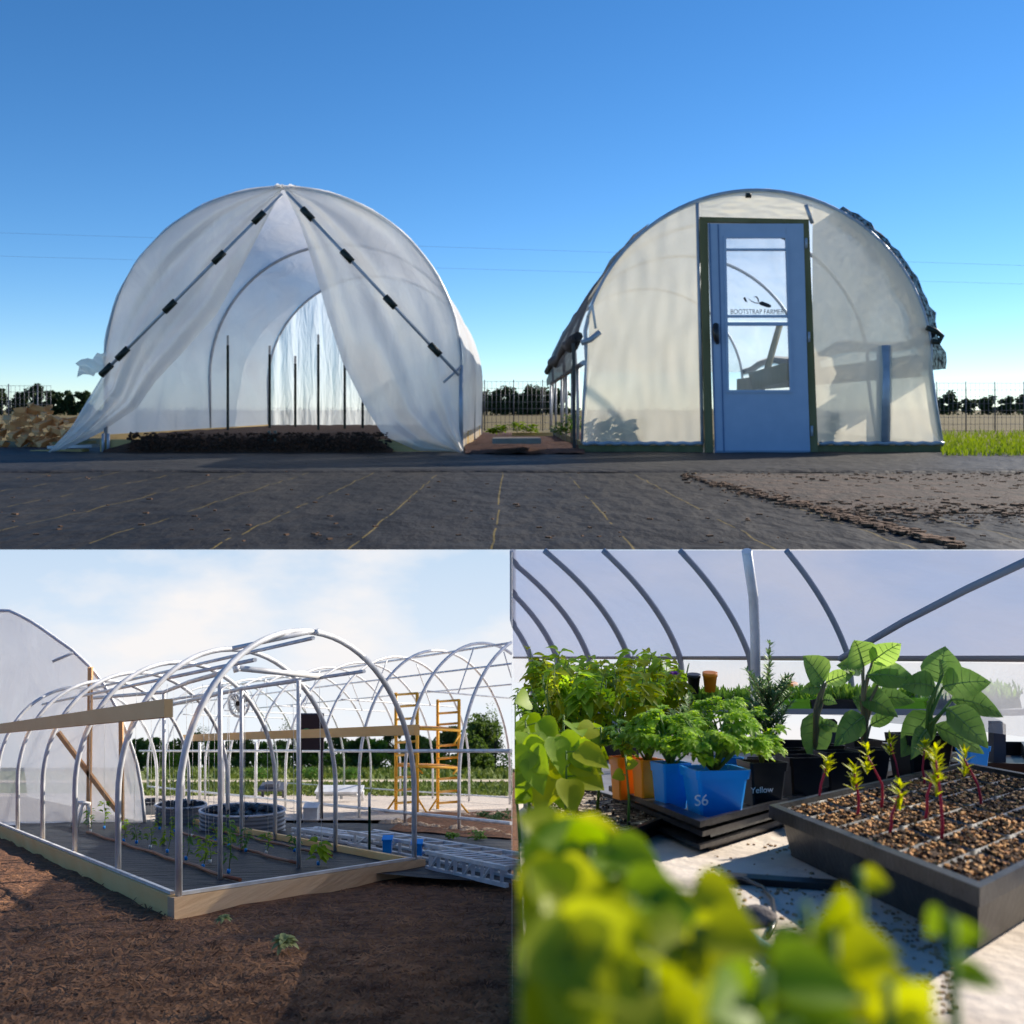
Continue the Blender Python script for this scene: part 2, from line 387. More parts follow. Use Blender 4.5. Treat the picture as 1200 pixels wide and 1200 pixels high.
# soil bed in the doorway
g = MB(); rows = []
for j in range(16):
    y = YF-2.3 + (0 if j == 0 else .9 if j == 1 else .9+(j/15)**1.5*60); r = []
    for i in range(90):
        x = AT(128,0).x + (AT(462,0).x-AT(128,0).x)*i/89
        e = min(1, i/14.0, (89-i)/7.0); top = AT(0, 507.5).z
        z = ZT-.1 if j == 0 else ZT + (top-ZT)*(.25+.75*e)*min(1, .55+.25*j) + .14*noise.noise(Vector((x*.9, y*.9, 0)))
        r.append((x, y-(.6*noise.noise(Vector((x*.6,0,j))) if j < 3 else 0), z))
    rows.append(r)
g.grid(rows)
for k in range(900):
    px = rr.uniform(150,458); row = rr.uniform(507,527); s = rr.uniform(.08,.3); c = AT(px,row,YF-2.1-rr.random()*.3); g.box(c, (s*1.5, s, s*.6), rr.random()*3, rr.random())
single('soil_bed', g, mat('soil_dark', (.03,.015,.009), .95, (.085,.042,.025), 6, bump=1, bscale=5), 'dark bed of bark and soil inside the open greenhouse doorway', 'soil bed')
# stakes inside
def tpost(px, top, Y, bot=508, white=True):
    c = at(px, bot, Y); h = (bot-top)/F*Y; w = .0022*Y*1.1
    o = thing('stake', 'x', 'stake', c, 'black stakes standing in the soil bed')
    g = MB(); g.box(c+Vector((0,0,h*.4)), (w, w*.3, h)); g.box(c+Vector((0,w*.4,h*.4)), (w*.3, w*.5, h))
    for q in range(12): g.box(c+Vector((0,-w*.22,h*(.06+.068*q))), (w*.55,w*.2,h*.018))
    part('shaft', g, black_paint, o)
    g = MB(); g.box(c+Vector((0,0,h*.95)), (w*.9, w*.28, h*.1)); part('tip', g, mat('pale_tip', (.5,.5,.5), .6) if 'pale_tip' not in bpy.data.materials else bpy.data.materials['pale_tip'], o)
    return o
for px, top, Y, lb in ((267,393,125,'tall black stake standing beside the foot of the middle hoop'),(316,405,140,'black stake just left of the rear hoop foot'),(346,417,150,'shortest full black stake, just right of the rear hoop foot'),
        (373,392,125,'tallest black stake, standing midway between the rear hoop and the right flap'),(404,405,135,'black stake touching the edge of the right door flap'),(425,468,140,'black stake mostly hidden by the right door flap')):
    tpost(px, top, Y)['label'] = lb
g = MB(); c = AT(319,528,YF-1.6)
for dx in (-.32, .32): g.box(c+Vector((dx,0,1.05)), (.26,.3,2.1))
g.box(c+Vector((0,.1,.95)), (.4,.12,1.8))
single('ground_socket', g, mat('socket_metal', (.10,.13,.12), .5, metal=.5), 'short grey metal post socket in front of the soil bed', 'post')

# ---- right greenhouse
rg = thing('greenhouse', 'closed greenhouse with a blue door and black shade cloth on its roof', 'greenhouse', at(887, 534, YF))
RA = [(683,520),(685,470),(688,425)] + [(887+205*math.cos(math.pi*(1-i/48)) , 428-205*math.sin(math.pi*(1-i/48))) for i in range(3,48)] + [(1090,425),(1096,470),(1104,520)]
RS = [1,.85,.7,.55]
film_cream = film('cream_film', .10, .72, (.98,.93,.79), tcol=(.95,.93,.86), bscale=.12, bump=.05, stretch=(1,1,.6), bd=.5)
film_roof = film('roof_film', .5, .7, (.94,.93,.88), tcol=(.97,.96,.92), bscale=.3, bump=.12, stretch=(1,.4,1), bd=.5)
for s in RS:
    g = MB(); g.tube([AT(*p)+Vector((0,YF/s-YF+.15,0)) for p in RA], .24, 10); part('hoop', g, galv_big, rg)
g = MB(); rows = []
for j in range(19):
    Y = YF+.2+(YF/.55-YF)*j/18; r = []
    for i, p in enumerate(RA):
        if i > len(RA)-4 and False: continue
        P = AT(*p); c = AT(887,428); q = c+(P-c)*(1.012+.006*noise.noise(Vector((i*.5,j*.5,8)))); q.y = Y; r.append(q)
    rows.append(r[7:])
g.grid(rows); part('cover', g, film_roof, rg)
# shade cloth draped over the roof behind the front hoop
m = mat('shade_cloth', (.012,.013,.016), .8, (.03,.032,.04), 3)
t = m.node_tree; N = t.nodes; L = t.links; trn = N.new('ShaderNodeBsdfTransparent'); mxs = N.new('ShaderNodeMixShader')
tc = N.new('ShaderNodeTexCoord'); n = N.new('ShaderNodeTexNoise'); n.inputs['Scale'].default_value = 2.2; L.new(tc.outputs['Object'], n.inputs[0])
mr = N.new('ShaderNodeMapRange'); mr.inputs[1].default_value = .35; mr.inputs[2].default_value = .65; mr.inputs[3].default_value = 0; mr.inputs[4].default_value = .16; L.new(n.outputs[0], mr.inputs[0]); L.new(mr.outputs[0], mxs.inputs[0])
L.new(N['Principled BSDF'].outputs[0], mxs.inputs[1]); L.new(trn.outputs[0], mxs.inputs[2]); L.new(mxs.outputs[0], N['Material Output'].inputs[0])
for sgn in (-1, 1):
    g = MB(); rows = []
    for j in range(22):
        Y = YF+(2.5 if sgn < 0 else .1)+((YF/.55-YF-3) if sgn < 0 else 7)*j/21; r = []
        for i in range(26):
            a = math.pi/2 + sgn*(-1)*(0.42 + i/25*(1.22 if sgn > 0 else 1.16)) if False else None
            ang = (.5 if sgn > 0 else .62)+(1.09 if sgn > 0 else .97)*i/25; x = 887+sgn*205*math.sin(ang); row = 428-205*math.cos(ang)
            P = AT(x, row); c = AT(887,428); k = (1.028 if sgn < 0 else 1.034+.03*max(0, ang-.6)) + .010*noise.noise(Vector((i*.45, j*.4, 4*sgn))) + (.02 if i > 22 else 0) + .004*math.sin(i*1.1+j*.7)
            q = c+(P-c)*k; q.y = Y + (rnd.uniform(-.6,.6) if j in (0,21) else 0); r.append(q)
        rows.append(r)
    g.grid(rows); part('shade_cloth', g, m, rg)
# roll of cloth hanging at the eaves, left and right
for sgn, px in ((-1, 681), (1, 1094)):
    g = MB(); P = [AT(px+sgn*3, 392+6*math.sin(k), YF) + Vector((rnd.uniform(-.25,.25), 1+(YF/.55-YF)*k/14, rnd.uniform(-.25,.25))) for k in range(15)]
    g.tube(P, [rnd.uniform(.5,.95) for _ in P], 8); part('cloth_roll', g, m, rg)
# end wall in columns round the door
def top_row(px):
    for (a, b), (c, d) in zip(RA, RA[1:]):
        if a <= px <= c: return b+(d-b)*(px-a)/max(1e-6, c-a)
    return 520
def wall_cols(x0, x1, bot, n):
    rows = []
    for i in range(n+1):
        px = x0+(x1-x0)*i/n; tr_ = top_row(px)+1.5; b_ = bot
        rows.append([AT(px + (3*(j/24)**6*(1 if px > 1000 else -1) if px > 1085 or px < 690 else 0), tr_+(b_-tr_)*j/24, YF-.15) + Vector((0, .1*noise.noise(Vector((i*.3,j*.3,2))), 0)) for j in range(25)])
    return rows
g = MB(); g.grid(wall_cols(684, 822, 519, 40)); part('end_wall', g, film_cream, rg)
g = MB(); g.grid(wall_cols(952, 1102, 519, 40)); part('end_wall', g, film_cream, rg)
g = MB(); g.grid(wall_cols(822, 952, 257, 30)); part('end_wall', g, film_cream, rg)
g = MB(); rows = []
for i, p in enumerate(RA):
    P = AT(*p); rows.append([(P.x, YF/.55+.3, P.z+(AT(0,400).z-P.z)*j/6) if P.z > AT(0,400).z else (P.x, YF/.55+.3, AT(0,400).z-.01*j) for j in range(7)])
g.grid(rows); part('end_wall', g, film_roof, rg)
# wiggle-wire rails & studs
g = MB(); g.tube([AT(817,238,YF-.3), AT(823,520,YF-.3)], .2, 6); part('stud', g, galv_big, rg)
g = MB(); g.tube([AT(944,240,YF-.3), AT(952,262,YF-.3)], .2, 6); part('stud', g, galv_big, rg)
g = MB(); g.tube([AT(1036,405,YF+.4), AT(1036,519,YF+.4)], .8, 6); part('stud', g, galv_big, rg)
for x0, x1 in ((683, 824), (960, 1106)):
    g = MB(); g.tube([AT(x0+(x1-x0)*k/30, 519.5+.7*math.sin(k*1.7), YF-.35) for k in range(31)], .22, 6); part('film_rail', g, galv_big, rg)
    g = MB(); g.prism([AT(x0-5 if x0 < 700 else x0-2, 521.5, YF-.2), AT(x1 if x0 < 700 else x1+1, 521.5, YF-.2), AT(x1, 535, YF-.2), AT(x0-3, 535, YF-.2)], (0,.5,0)); part('base_board', g, treated, rg)
for px, rw in ((684, 526), (1104, 526)):
    P = AT(px, rw); g = MB(); g.bar(P+Vector((0,.6,0)), P+Vector((0, YF/.55-YF, 0)), .4, 1.5); part('base_board', g, treated, rg)
# left hip rail, posts of the open side
g = MB(); P = AT(684,425); g.tube([P, P+Vector((0,YF/.55-YF,0))], .28, 8); part('hip_rail', g, galv_big, rg)
for s in (.93,.85,.77,.7,.62,.55):
    g = MB(); P = AT(684,425)+Vector((-.1,YF/s-YF,0)); g.tube([P, Vector((P.x,P.y,ZT))], .2, 6); part('side_post', g, galv_big, rg)
g = MB(); P = AT(1088,428)+Vector((-.6,0,0)); g.bar(P+Vector((0,1,0)), P+Vector((0,YF/.55-YF,0)), .5, 2.4); part('hip_board', g, treated, rg)  # board added for the slanted soft shadow band it casts on the end wall
# crank arms
g = MB(); g.tube([AT(681,402,YF-.9), AT(692,398,YF-.9), AT(703,389,YF-.9)], .3, 8); part('roll_up_arm', g, galv_big, rg)
g = MB(); g.tube([AT(1086,384,YF-.9), AT(1097,388,YF-.9), AT(1104,394,YF-.9), AT(1100,401,YF-.9), AT(1092,400,YF-.9)], .3, 8); part('roll_up_arm', g, black_paint, rg)
g = MB(); g.tube([AT(694,357,YF-.5), AT(698,385,YF-.6)], .15, 6); g.tube([AT(694,357,YF-.5), AT(688,372,YF-.6)], .13, 6); part('strap', g, white_plastic, rg)
g = MB(); g.bar(AT(672,402,YF-.5), AT(673,533,YF-.5), .35, .1, (0,1,0)); part('strap', g, black_plastic, rg)
g = MB(); g.tube([AT(874,229,YF-.6), AT(880,229,YF-.6)], .28, 8); part('ridge_pipe_end', g, black_paint, rg)
# timber inside, seen through the door glass
g = MB(); g.bar(AT(880,447,YF+18), AT(960,425,YF+18), .6, 2.2); part('timber_rail', g, treated, rg)
g = MB(); g.tube([AT(1010,380,YF+40)+Vector((-12,0,0)), AT(880,500,YF+40)], .5, 6); part('timber_post', g, treated, rg)
# door frame (treated timber)
def pq(g, P, Y, d): g.prism([AT(px, r, Y) for px, r in P], (0, d, 0))
g = MB(); pq(g, [(820,256),(829,256),(836,533.5),(827,533.5)], YF-.8, .6); pq(g, [(941,259),(948,259),(959,533.5),(950,533.5)], YF-.8, .6); pq(g, [(820,254),(948,257),(948,262),(829.2,260)], YF-.84, .6)
part('door_frame', g, treated, rg)
dr = MB()
pq(dr, [(830,262),(850,262),(854,458),(836,458)], YF-1.0, .4); pq(dr, [(921,262),(941.5,262),(947,458),(927,458)], YF-1.0, .4)
pq(dr, [(850,262),(921,262),(921,278),(850,278)], YF-1.0, .4); pq(dr, [(836,458),(947,458),(949.6,532),(838.5,532)], YF-1.0, .4)
door = part('door', dr, blue_door, rg)
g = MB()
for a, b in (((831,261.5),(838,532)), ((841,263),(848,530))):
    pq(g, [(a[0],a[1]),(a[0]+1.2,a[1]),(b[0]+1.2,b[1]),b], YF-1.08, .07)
part('edge_trim', g, mat('dark_blue_trim', (.09,.17,.34), .5), door)  # thin strips in a darker blue than the door
g = MB()
for r0, r1, x0, x1 in ((291,293.5,850,922),(369,372,852,924.5),(377.5,381.5,851,925)): pq(g, [(x0,r0),(x1,r0),(x1,r1),(x0,r1)], YF-1.1, .45)
for P in ([(848,276),(923,276),(923,279),(848,279)], [(851,457),(929,457),(929,460),(851,460)], [(848,279),(851,279),(854.5,457),(851.5,457)], [(920.5,279),(923.5,279),(929,457),(926,457)]): pq(g, P, YF-1.16, .3)
part('window_trim', g, blue_door, door)
g = MB(); pq(g, [(850,278),(921,278),(926,376),(852,376)], YF-.8, .05); part('pane', g, glass, door)
g = MB(); pq(g, [(852,381),(926,381),(928,458),(854,458)], YF-.72, .05); part('pane', g, glass, door)
g = MB(); P = [AT(839,380,YF-1.1), AT(838.5,388,YF-1.5), AT(839.5,397,YF-1.5), AT(841,402,YF-1.1)]; g.tube(P, [.28,.36,.3,.2], 8); g.prism([AT(837.5,379,YF-1.1),AT(841.5,379,YF-1.1),AT(841.5,388,YF-1.1),AT(837.5,388,YF-1.1)], (0,.1,0)); part('handle', g, black_plastic, door)
for rw in (285, 395, 505):
    g = MB(); g.tube([AT(944+ (rw-262)*.03, rw-6, YF-1.1), AT(944.2+(rw-262)*.03, rw+6, YF-1.1)], .14, 8); part('hinge', g, galv_big, door)
g = MB(); g.prism([AT(838.5,528,YF-1.06),AT(949.4,528,YF-1.06),AT(949.6,532.4,YF-1.06),AT(838.6,532.4,YF-1.06)], (0,.05,0)); part('sweep', g, mat('door_sweep', (.2,.28,.4), .5), door)
# lettering and trowel mark on the upper glass
ink = mat('black_ink', (.015,.02,.03), .5)
def text_mesh(body, size, name, font_w=1.0):
    cu = bpy.data.curves.new(name, 'FONT'); cu.body = body; cu.size = size; cu.align_x = 'CENTER'; cu.extrude = size*.01
    ob = bpy.data.objects.new(name, cu); COL.objects.link(ob); bpy.context.view_layer.update()
    dg = bpy.context.evaluated_depsgraph_get(); me = bpy.data.meshes.new_from_object(ob.evaluated_get(dg)); bpy.data.objects.remove(ob); return me
me = text_mesh('BOOTSTRAP FARMER', 1, 'lettering'); xs = [v.co.x for v in me.vertices]; w = max(xs)-min(xs)
tw = 62*PXM; s = tw/w
c = AT(887.3, 368, YF-.93)
me.transform(Matrix.Translation(c-BASE[rg.name]) @ Matrix.Rotation(R(90),4,'X') @ Matrix.Diagonal((s, s*1.25, s, 1)))
o = bpy.data.objects.new('lettering', me); me.materials.append(ink); COL.objects.link(o); o.parent = door
g = MB()
def disc(g, pts, Y): g.prism([AT(px, r, Y) for px, r in pts], (0,.03,0))
disc(g, [(890,354),(893,353),(901,356),(904,358),(903.5,360),(900,360.5),(893,358),(890,357)], YF-.93)
disc(g, [(871,349),(873.5,348),(876,354.5),(873,353)], YF-.93)
disc(g, [(883,348),(887,347),(889,350),(889.6,354),(888.6,354),(887.6,350.6),(886,348.4)], YF-.93)
disc(g, [(876,349),(880,353),(885,355.4),(890,356),(890,355),(885,354.4),(880.5,352.2)], YF-.93)
part('trowel_mark', g, ink, door)
# plants inside the right greenhouse pressed near the film
def spray(g, c, h, n, L, rs):
    for k in range(n):
        a = rs.random()*6.28; z = h*rs.random(); d = Vector((math.cos(a), .35*math.sin(a), .5)); g.leaf(c+Vector((math.cos(a)*h*.12*rs.random(),0,z)), d, L*rs.uniform(.6,1), L*.45, .5)
for k, (px, lb) in enumerate(((708,'first leafy plant from the left behind the cream film'),(727,'second leafy plant from the left behind the cream film'),(747,'third leafy plant from the left behind the cream film'),(976,'leafy plant behind the film right of the blue door'))):
    c = AT(px, 519, YF+.7); o = thing('greenhouse_plant', lb, 'plant', c, 'plants inside the closed greenhouse')
    g = MB(); g.tube([c, c+Vector((.3,0,2.6))], .07, 5); part('stem', g, stem_green, o)
    g = MB(); spray(g, c, 2.9 if px < 900 else 3.2, 60, 1.1, rr); part('foliage', g, leaf_dark, o)

# ---- things around the two greenhouses
def wire_fence(x0, x1, r0, r1, Y, label, step=5.2):
    o = thing('wire_fence', label, 'fence', at((x0+x1)/2, r1, Y)); g = MB(); w = Y/F
    px = x0
    while px <= x1:
        g.tube([at(px,r0,Y), at(px,r1,Y)], w*.22, 4); px += step
    for k in range(8):
        r = r0+(r1-r0)*k/7; g.tube([at(x0,r,Y), at(x1,r,Y)], w*.2, 4)
    part('mesh_panel', g, galv_dark, o)
    px = x0+2
    while px <= x1:
        g = MB(); g.tube([at(px,r0-2,Y-.2), at(px,r1+2,Y-.2)], w*.7, 6); part('post', g, galv_dark, o); px += 34
wire_fence(566, 647, 447, 503, 205, 'tall wire mesh fence between the two greenhouses')
wire_fence(1096, 1260, 449, 505, 205, 'wire mesh fence right of the closed greenhouse')
wire_fence(-60, 60, 452, 503, 205, 'wire mesh fence behind the split firewood')
def far_tree(px, base, h, w, Y, label, group, name='tree', mcrown=crown_dark, dens=900, leafpx=1.5, seed=0, trunkvis=.15):
    rs = random.Random(seed+int(px)); c = at(px, base, Y); k = Y/F; o = thing(name, label, 'tree', c, group)
    H = h*k; Wd = w*k
    g = MB(); g.tube([c-Vector((0,0,.01*H)), c+Vector((Wd*.02,0,H*.4)), c+Vector((-Wd*.02,0,H*.75))], [Wd*.045, Wd*.03, Wd*.01], 6)
    for q in range(5):
        a = rs.random()*6.28; z = H*rs.uniform(.3,.6); g.tube([c+Vector((0,0,z)), c+Vector((math.cos(a)*Wd*.28, math.sin(a)*Wd*.28, z+H*.2))], [Wd*.02, Wd*.006], 5)
    part('trunk', g, bark, o)
    cl = [(Vector((rs.gauss(0,.2)*Wd, rs.gauss(0,.18)*Wd, H*rs.uniform(trunkvis+.12,.88))), rs.uniform(.14,.27)) for _ in range(14)]
    g = MB(); L = leafpx*k
    for q in range(dens):
        cc, r = rs.choice(cl); v = Vector((rs.gauss(0,1), rs.gauss(0,1), rs.gauss(0,1))).normalized()*(rs.random()**.4)*r
        zf = (cc.z/H-trunkvis)/(1-trunkvis); sq = max(.35, math.sqrt(max(0.05, 1-(2*zf-1)**2)))
        P = c + Vector((cc.x*sq+v.x*Wd, cc.y*sq+v.y*Wd, cc.z+v.z*H*.8))
        if P.z < c.z+H*trunkvis*.4: P.z = c.z+H*trunkvis*.4+rs.random()*L
        a = Vector((rs.gauss(0,1), rs.gauss(0,1), rs.gauss(0,.7))).normalized()*L*rs.uniform(.6,1.4); b = a.cross(Vector((rs.gauss(0,1), rs.gauss(0,1), rs.gauss(0,1)))).normalized()*L*rs.uniform(.5,1)
        g.poly([P-a, P+b, P+a, P-b])
    part('crown', g, mcrown, o); return o
for k, px in enumerate((560,570,580,590,600,610,620,630,640,650,660)):
    far_tree(px, 487, 31+4*math.sin(px*1.3), 24, 900, 'dark tree in the far row between the two greenhouses, %s from the left' % ORD[k], 'far trees between the greenhouses', dens=1100, leafpx=1.8, trunkvis=.0)
for k, (px, h, lb) in enumerate(((96,28,'rounded dark tree nearest the open greenhouse'),(82,34,'tallest dark tree left of the open greenhouse'),(62,30,None),(42,36,None),(20,30,None),(2,33,None))):
    far_tree(px, 487, h, 26, 850, lb or 'dark tree at the left edge of the field, %s leftwards of the tallest' % ORD[k-2], 'far trees left of the open greenhouse', dens=1400, leafpx=1.9, trunkvis=.0)
for k, (px, h, lb) in enumerate(((1100,20,'small tree touching the right wall of the closed greenhouse'),(1113,30,'round dark tree beyond the wire fence, right of the closed greenhouse'),(1135,18,None),(1158,22,None),(1180,20,None),(1198,25,None))):
    far_tree(px, 486, h, 24, 900, lb or 'low far tree at the right edge of the field, %s beyond the round one' % ORD[k-2], 'far trees right of the closed greenhouse', dens=1100, leafpx=1.8, trunkvis=.0)
g = MB(); rs = random.Random(32)
for q in range(3000):
    px = rs.uniform(-60, 1260); row = rs.uniform(478, 487)
    P = at(px, row, rs.uniform(880,930)); L = rs.uniform(.6,1.5)*1.1
    a = Vector((rs.gauss(0,1), rs.gauss(0,1), rs.gauss(0,.5))).normalized()*L; b = a.cross(Vector((rs.gauss(0,1), rs.gauss(0,1), rs.gauss(0,1)))).normalized()*L*.7; g.poly([P-a,P+b,P+a,P-b])
o = link('far_hedge', g, crown_dark, (0,0,0)); tag(o, 'low dark scrub along the far edge of the field', 'scrub', kind='stuff')
# garden between
g = MB(); rows = []
for j in range(12):
    r = []
    for i in range(30):
        px = 545+140*i/29; row = 534-26*j/11; c = tg(px, row); r.append((c.x, c.y, ZT+.25+(.7*math.sin(math.pi*min(1,j/6))*(.4+.6*math.sin(math.pi*i/29)))+.25*noise.noise(Vector((c.x*.7,c.y*.5,1)))))
    rows.append(r)
g.grid(rows)
single('garden_bed', g, mat('red_soil', (.055,.02,.012), .95, (.12,.05,.03), 1.2, bump=1, bscale=5), 'low garden bed of red bark between the two greenhouses', 'garden bed')
g = MB(); g.prism([AT(577,514,YF-6), AT(634,514,YF-6), AT(634,520,YF-6), AT(577,520,YF-6)], (0,6,0)); single('paving_slab', g, mat('slab', (.22,.18,.14), .9, (.28,.24,.2), 1), 'flat tan slab lying on the garden bed', 'slab')
g = MB(); g.prism([AT(600,507,YF+15), AT(648,507,YF+15), AT(648,511,YF+15), AT(600,511,YF+15)], (0,2,0)); single('timber_edging', g, pine_big, 'pale board edging behind the flat tan slab', 'board')
def leafy(px, row, Y, h, n, L, mt, lb, grp=None, cat='plant', name='leafy_plant'):
    c = at(px, row, Y); o = thing(name, lb, cat, c, grp); k = Y/F
    g = MB(); [g.tube([c, c+Vector((rr.gauss(0,.3)*h*k, rr.gauss(0,.2)*h*k, h*k*.8))], .15*k, 4) for _ in range(4)]; part('stem', g, stem_green, o)
    g = MB()
    for q in range(n):
        a = rr.random()*6.28; d = Vector((math.cos(a), math.sin(a), rr.uniform(.1,1.2))); g.leaf(c+Vector((math.cos(a)*rr.random()*h*k*.7, math.sin(a)*rr.random()*h*k*.4, h*k*rr.uniform(.1,.9))), d, L*k*rr.uniform(.7,1.3), L*k*.6, .5)
    part('foliage', g, mt, o); return o
for px, row, h, lb in ((588,508,9,'bright green cabbage-like plant left of the wire fence post'),(606,507,13,'largest bright leafy plant on the garden bed'),(622,508,12,'bright leafy plant right of the largest one on the bed'),(578,509,7,'smallest bright green plant on the garden bed')):
    leafy(px, row, 124, h, 60, 6, leaf_bright, lb, 'leafy plants on the garden bed')
leafy(672, 508, 128, 24, 90, 7, leaf_mid, 'tall green plant at the open side of the closed greenhouse')
leafy(657, 510, 128, 16, 60, 6, leaf_mid, 'low green plant left of the hanging black strap')
g = MB()
for k in range(3200):
    px = rr.uniform(1104,1290); row = rr.uniform(508,536); c = tg(px, row); h = rr.uniform(.5,1.4); g.leaf(c, (rr.gauss(0,.3),rr.gauss(0,.3),1), h, .14, .1)
o = link('grass', g, mat('lawn_blade', (.12,.2,.02), .8, (.2,.28,.03), 1, trans=.3), (0,0,0)); tag(o, 'bright green grass right of the closed greenhouse', 'grass', kind='stuff')
# firewood heap at far left
cc = at(60, 522, 128); heap = []
wood = mat('split_wood', (.72,.36,.14), .85, (.9,.58,.30), .2)
for k in range(110):
    x = rr.gauss(-1.2, 4.2); hmax = max(.4, 5.6-abs(x+2)*.62); z = rr.uniform(0, hmax); s = rr.uniform(.7,1.3)
    if x > 3.2: continue
    g = MB(); a = rr.random()*6.28; P = Vector((cc.x+x, cc.y+rr.uniform(-1.5,1.5), ZT+z))
    d = Vector((math.cos(a), math.sin(a), rr.uniform(-.4,.4))).normalized()*s; e = d.cross(Vector((0,0,1))).normalized()*s*.45; f = d.cross(e).normalized()*s*.4
    g.prism([P-e-f*.6, P+e-f*.6, P+f], d*1.5)
    single('firewood_piece', g, wood, 'split piece of orange firewood in the heap at the far left', 'firewood', 'split firewood in a heap')
for k, (a, b, r_, lb) in enumerate(((60,112,524,'lowest grey board lying left of the open greenhouse'),(66,108,519.5,'topmost pale board lying left of the open greenhouse'),(40,100,529,'dark board lying flat in front of the firewood'))):
    g = MB(); g.bar(AT(a, r_, YF+3), AT(b, r_-1.5, YF+1), 1.2, .3); single('loose_board', g, (pine_big, galv_big, treated)[(k+1) % 3], lb, 'board', 'boards lying left of the open greenhouse')
# overhead wires
for r0, r1, lb in ((275,309,'upper overhead wire crossing the blue sky'),(302,331,'lower overhead wire crossing the blue sky')):
    g = MB(); g.tube([at(-700+2600*k/24, r0+(r1-r0)*((-700+2600*k/24)-68)/1064 + 8*(k/12-1)**2*0 , 700) for k in range(25)], .07, 5)
    single('overhead_wire', g, mat('wire', (.25,.35,.5), .7), lb, 'wire', 'overhead wires')

# ==================================================================  LOWER LEVEL, LEFT: the hoop yard (ground falls away with a slope of one in three)
KB = (880-HOR)/F; HB = .555; CL = -.006
def gb(px, row, lift=0):
    Y = HB*F/(row-880); p = at(px, row, Y); p.z += lift; return p
def gz(x, y, lift=0): return Vector((x, y, -KB*y-HB+lift))
YS = 33.6
mulch = mat('bark_mulch', (.075,.032,.015), .95, (.24,.108,.052), 22, bump=1, bscale=45, ramp=(.35,.7))
def sheet(name, x0, x1, y0, y1, lift, m, nx=40, ny=40, amp=0, sc=1, cuts=None):
    g = MB(); rows = []
    for j in range(ny+1):
        y = y0+(y1-y0)*(j/ny)**1.6; rows.append([gz(x0+(x1-x0)*i/nx, y, lift+amp*noise.noise(Vector(((x0+(x1-x0)*i/nx)*sc, y*sc, 0)))) for i in range(nx+1)])
    g.grid(rows); return struct(name, g, m)
sheet('ground', -26, 26, .5, YS+.3, -.03, mulch, 300, 160, .02, 4)
# far meadow, track, gravel yard, black fabric apron: each a sheet resting on the one below
def patch(name, pts, lift, m, n=24, amp=.0):
    """quad patch given by two pixel edges, laid on the slope"""
    (a, b, c, d) = [gb(*p) for p in pts]; g = MB(); rows = []
    for j in range(n+1):
        v = j/n; L0 = a.lerp(d, v); R0 = b.lerp(c, v); rows.append([gz(*(L0.lerp(R0, i/n)).to_2d(), lift+amp*noise.noise(L0.lerp(R0, i/n)*5)) for i in range(n+1)])
    g.grid(rows); return struct(name, g, m)
meadow = mat('meadow', (.09,.13,.03), .95, (.2,.22,.07), .9, bump=.8, bscale=12, stretch=(.6,1,1))
patch('ground', [(-360,936),(599.6,938),(599.9,899.5),(-360,899.5)], .004, meadow, 40)
patch('path', [(-360,919),(599.6,917),(599.6,914.5),(-360,916)], .016, mat('track', (.42,.36,.26), .95, (.5,.43,.32), 1.5))
gravel = mat('gravel', (.38,.32,.27), .95, (.62,.55,.48), 40, bump=.8, bscale=70)
patch('pavement', [(-260,966),(599.5,962),(599.5,932),(-260,930)], .012, gravel, 40, .004)
fab = mat('yard_fabric', (.014,.017,.024), .5, (.035,.04,.05), 2.5, bump=.5, bscale=14, stretch=(.4,1,1), spec=.15)
patch('pavement', [(60,1002),(599.2,1037),(599.2,968),(20,962)], .008, fab, 40, .006)
# the sky that closes the lower yard
m = bpy.data.materials.new('low_sky'); m.use_nodes = True; t = m.node_tree; N = t.nodes; L = t.links; N.remove(N['Principled BSDF'])
tc = N.new('ShaderNodeTexCoord'); mp = N.new('ShaderNodeMapping'); mp.inputs['Scale'].default_value = (.11,1,.24); L.new(tc.outputs['Object'], mp.inputs[0])
n = N.new('ShaderNodeTexNoise'); n.inputs['Scale'].default_value = 1.3; n.inputs['Detail'].default_value = 8; n.inputs['Roughness'].default_value = .52; L.new(mp.outputs[0], n.inputs[0])
r = N.new('ShaderNodeValToRGB'); r.color_ramp.elements[0].position = .44; r.color_ramp.elements[1].position = .62; L.new(n.outputs[0], r.inputs[0])
sx = N.new('ShaderNodeSeparateXYZ'); L.new(tc.outputs['Object'], sx.inputs[0])
hr = N.new('ShaderNodeMapRange'); hr.inputs[1].default_value = -11.5; hr.inputs[2].default_value = -4.6; L.new(sx.outputs[2], hr.inputs[0])
c1 = N.new('ShaderNodeMix'); c1.data_type = 'RGBA'; c1.inputs[6].default_value = (.84,.88,.92,1); c1.inputs[7].default_value = (.52,.66,.83,1); L.new(hr.outputs[0], c1.inputs[0])
c2 = N.new('ShaderNodeMix'); c2.data_type = 'RGBA'; c2.inputs[7].default_value = (.86,.84,.84,1); L.new(c1.outputs[2], c2.inputs[6]); L.new(r.outputs[0], c2.inputs[0])
em = N.new('ShaderNodeEmission'); em.inputs[1].default_value = .69; L.new(c2.outputs[2], em.inputs[0]); L.new(em.outputs[0], N['Material Output'].inputs[0])
g = MB(); zt = -165/F*YS; g.prism([(-60,YS,-30),(60,YS,-30),(60,YS+.2,-30),(-60,YS+.2,-30)], (0,0,30+zt)); struct('sky', g, m)
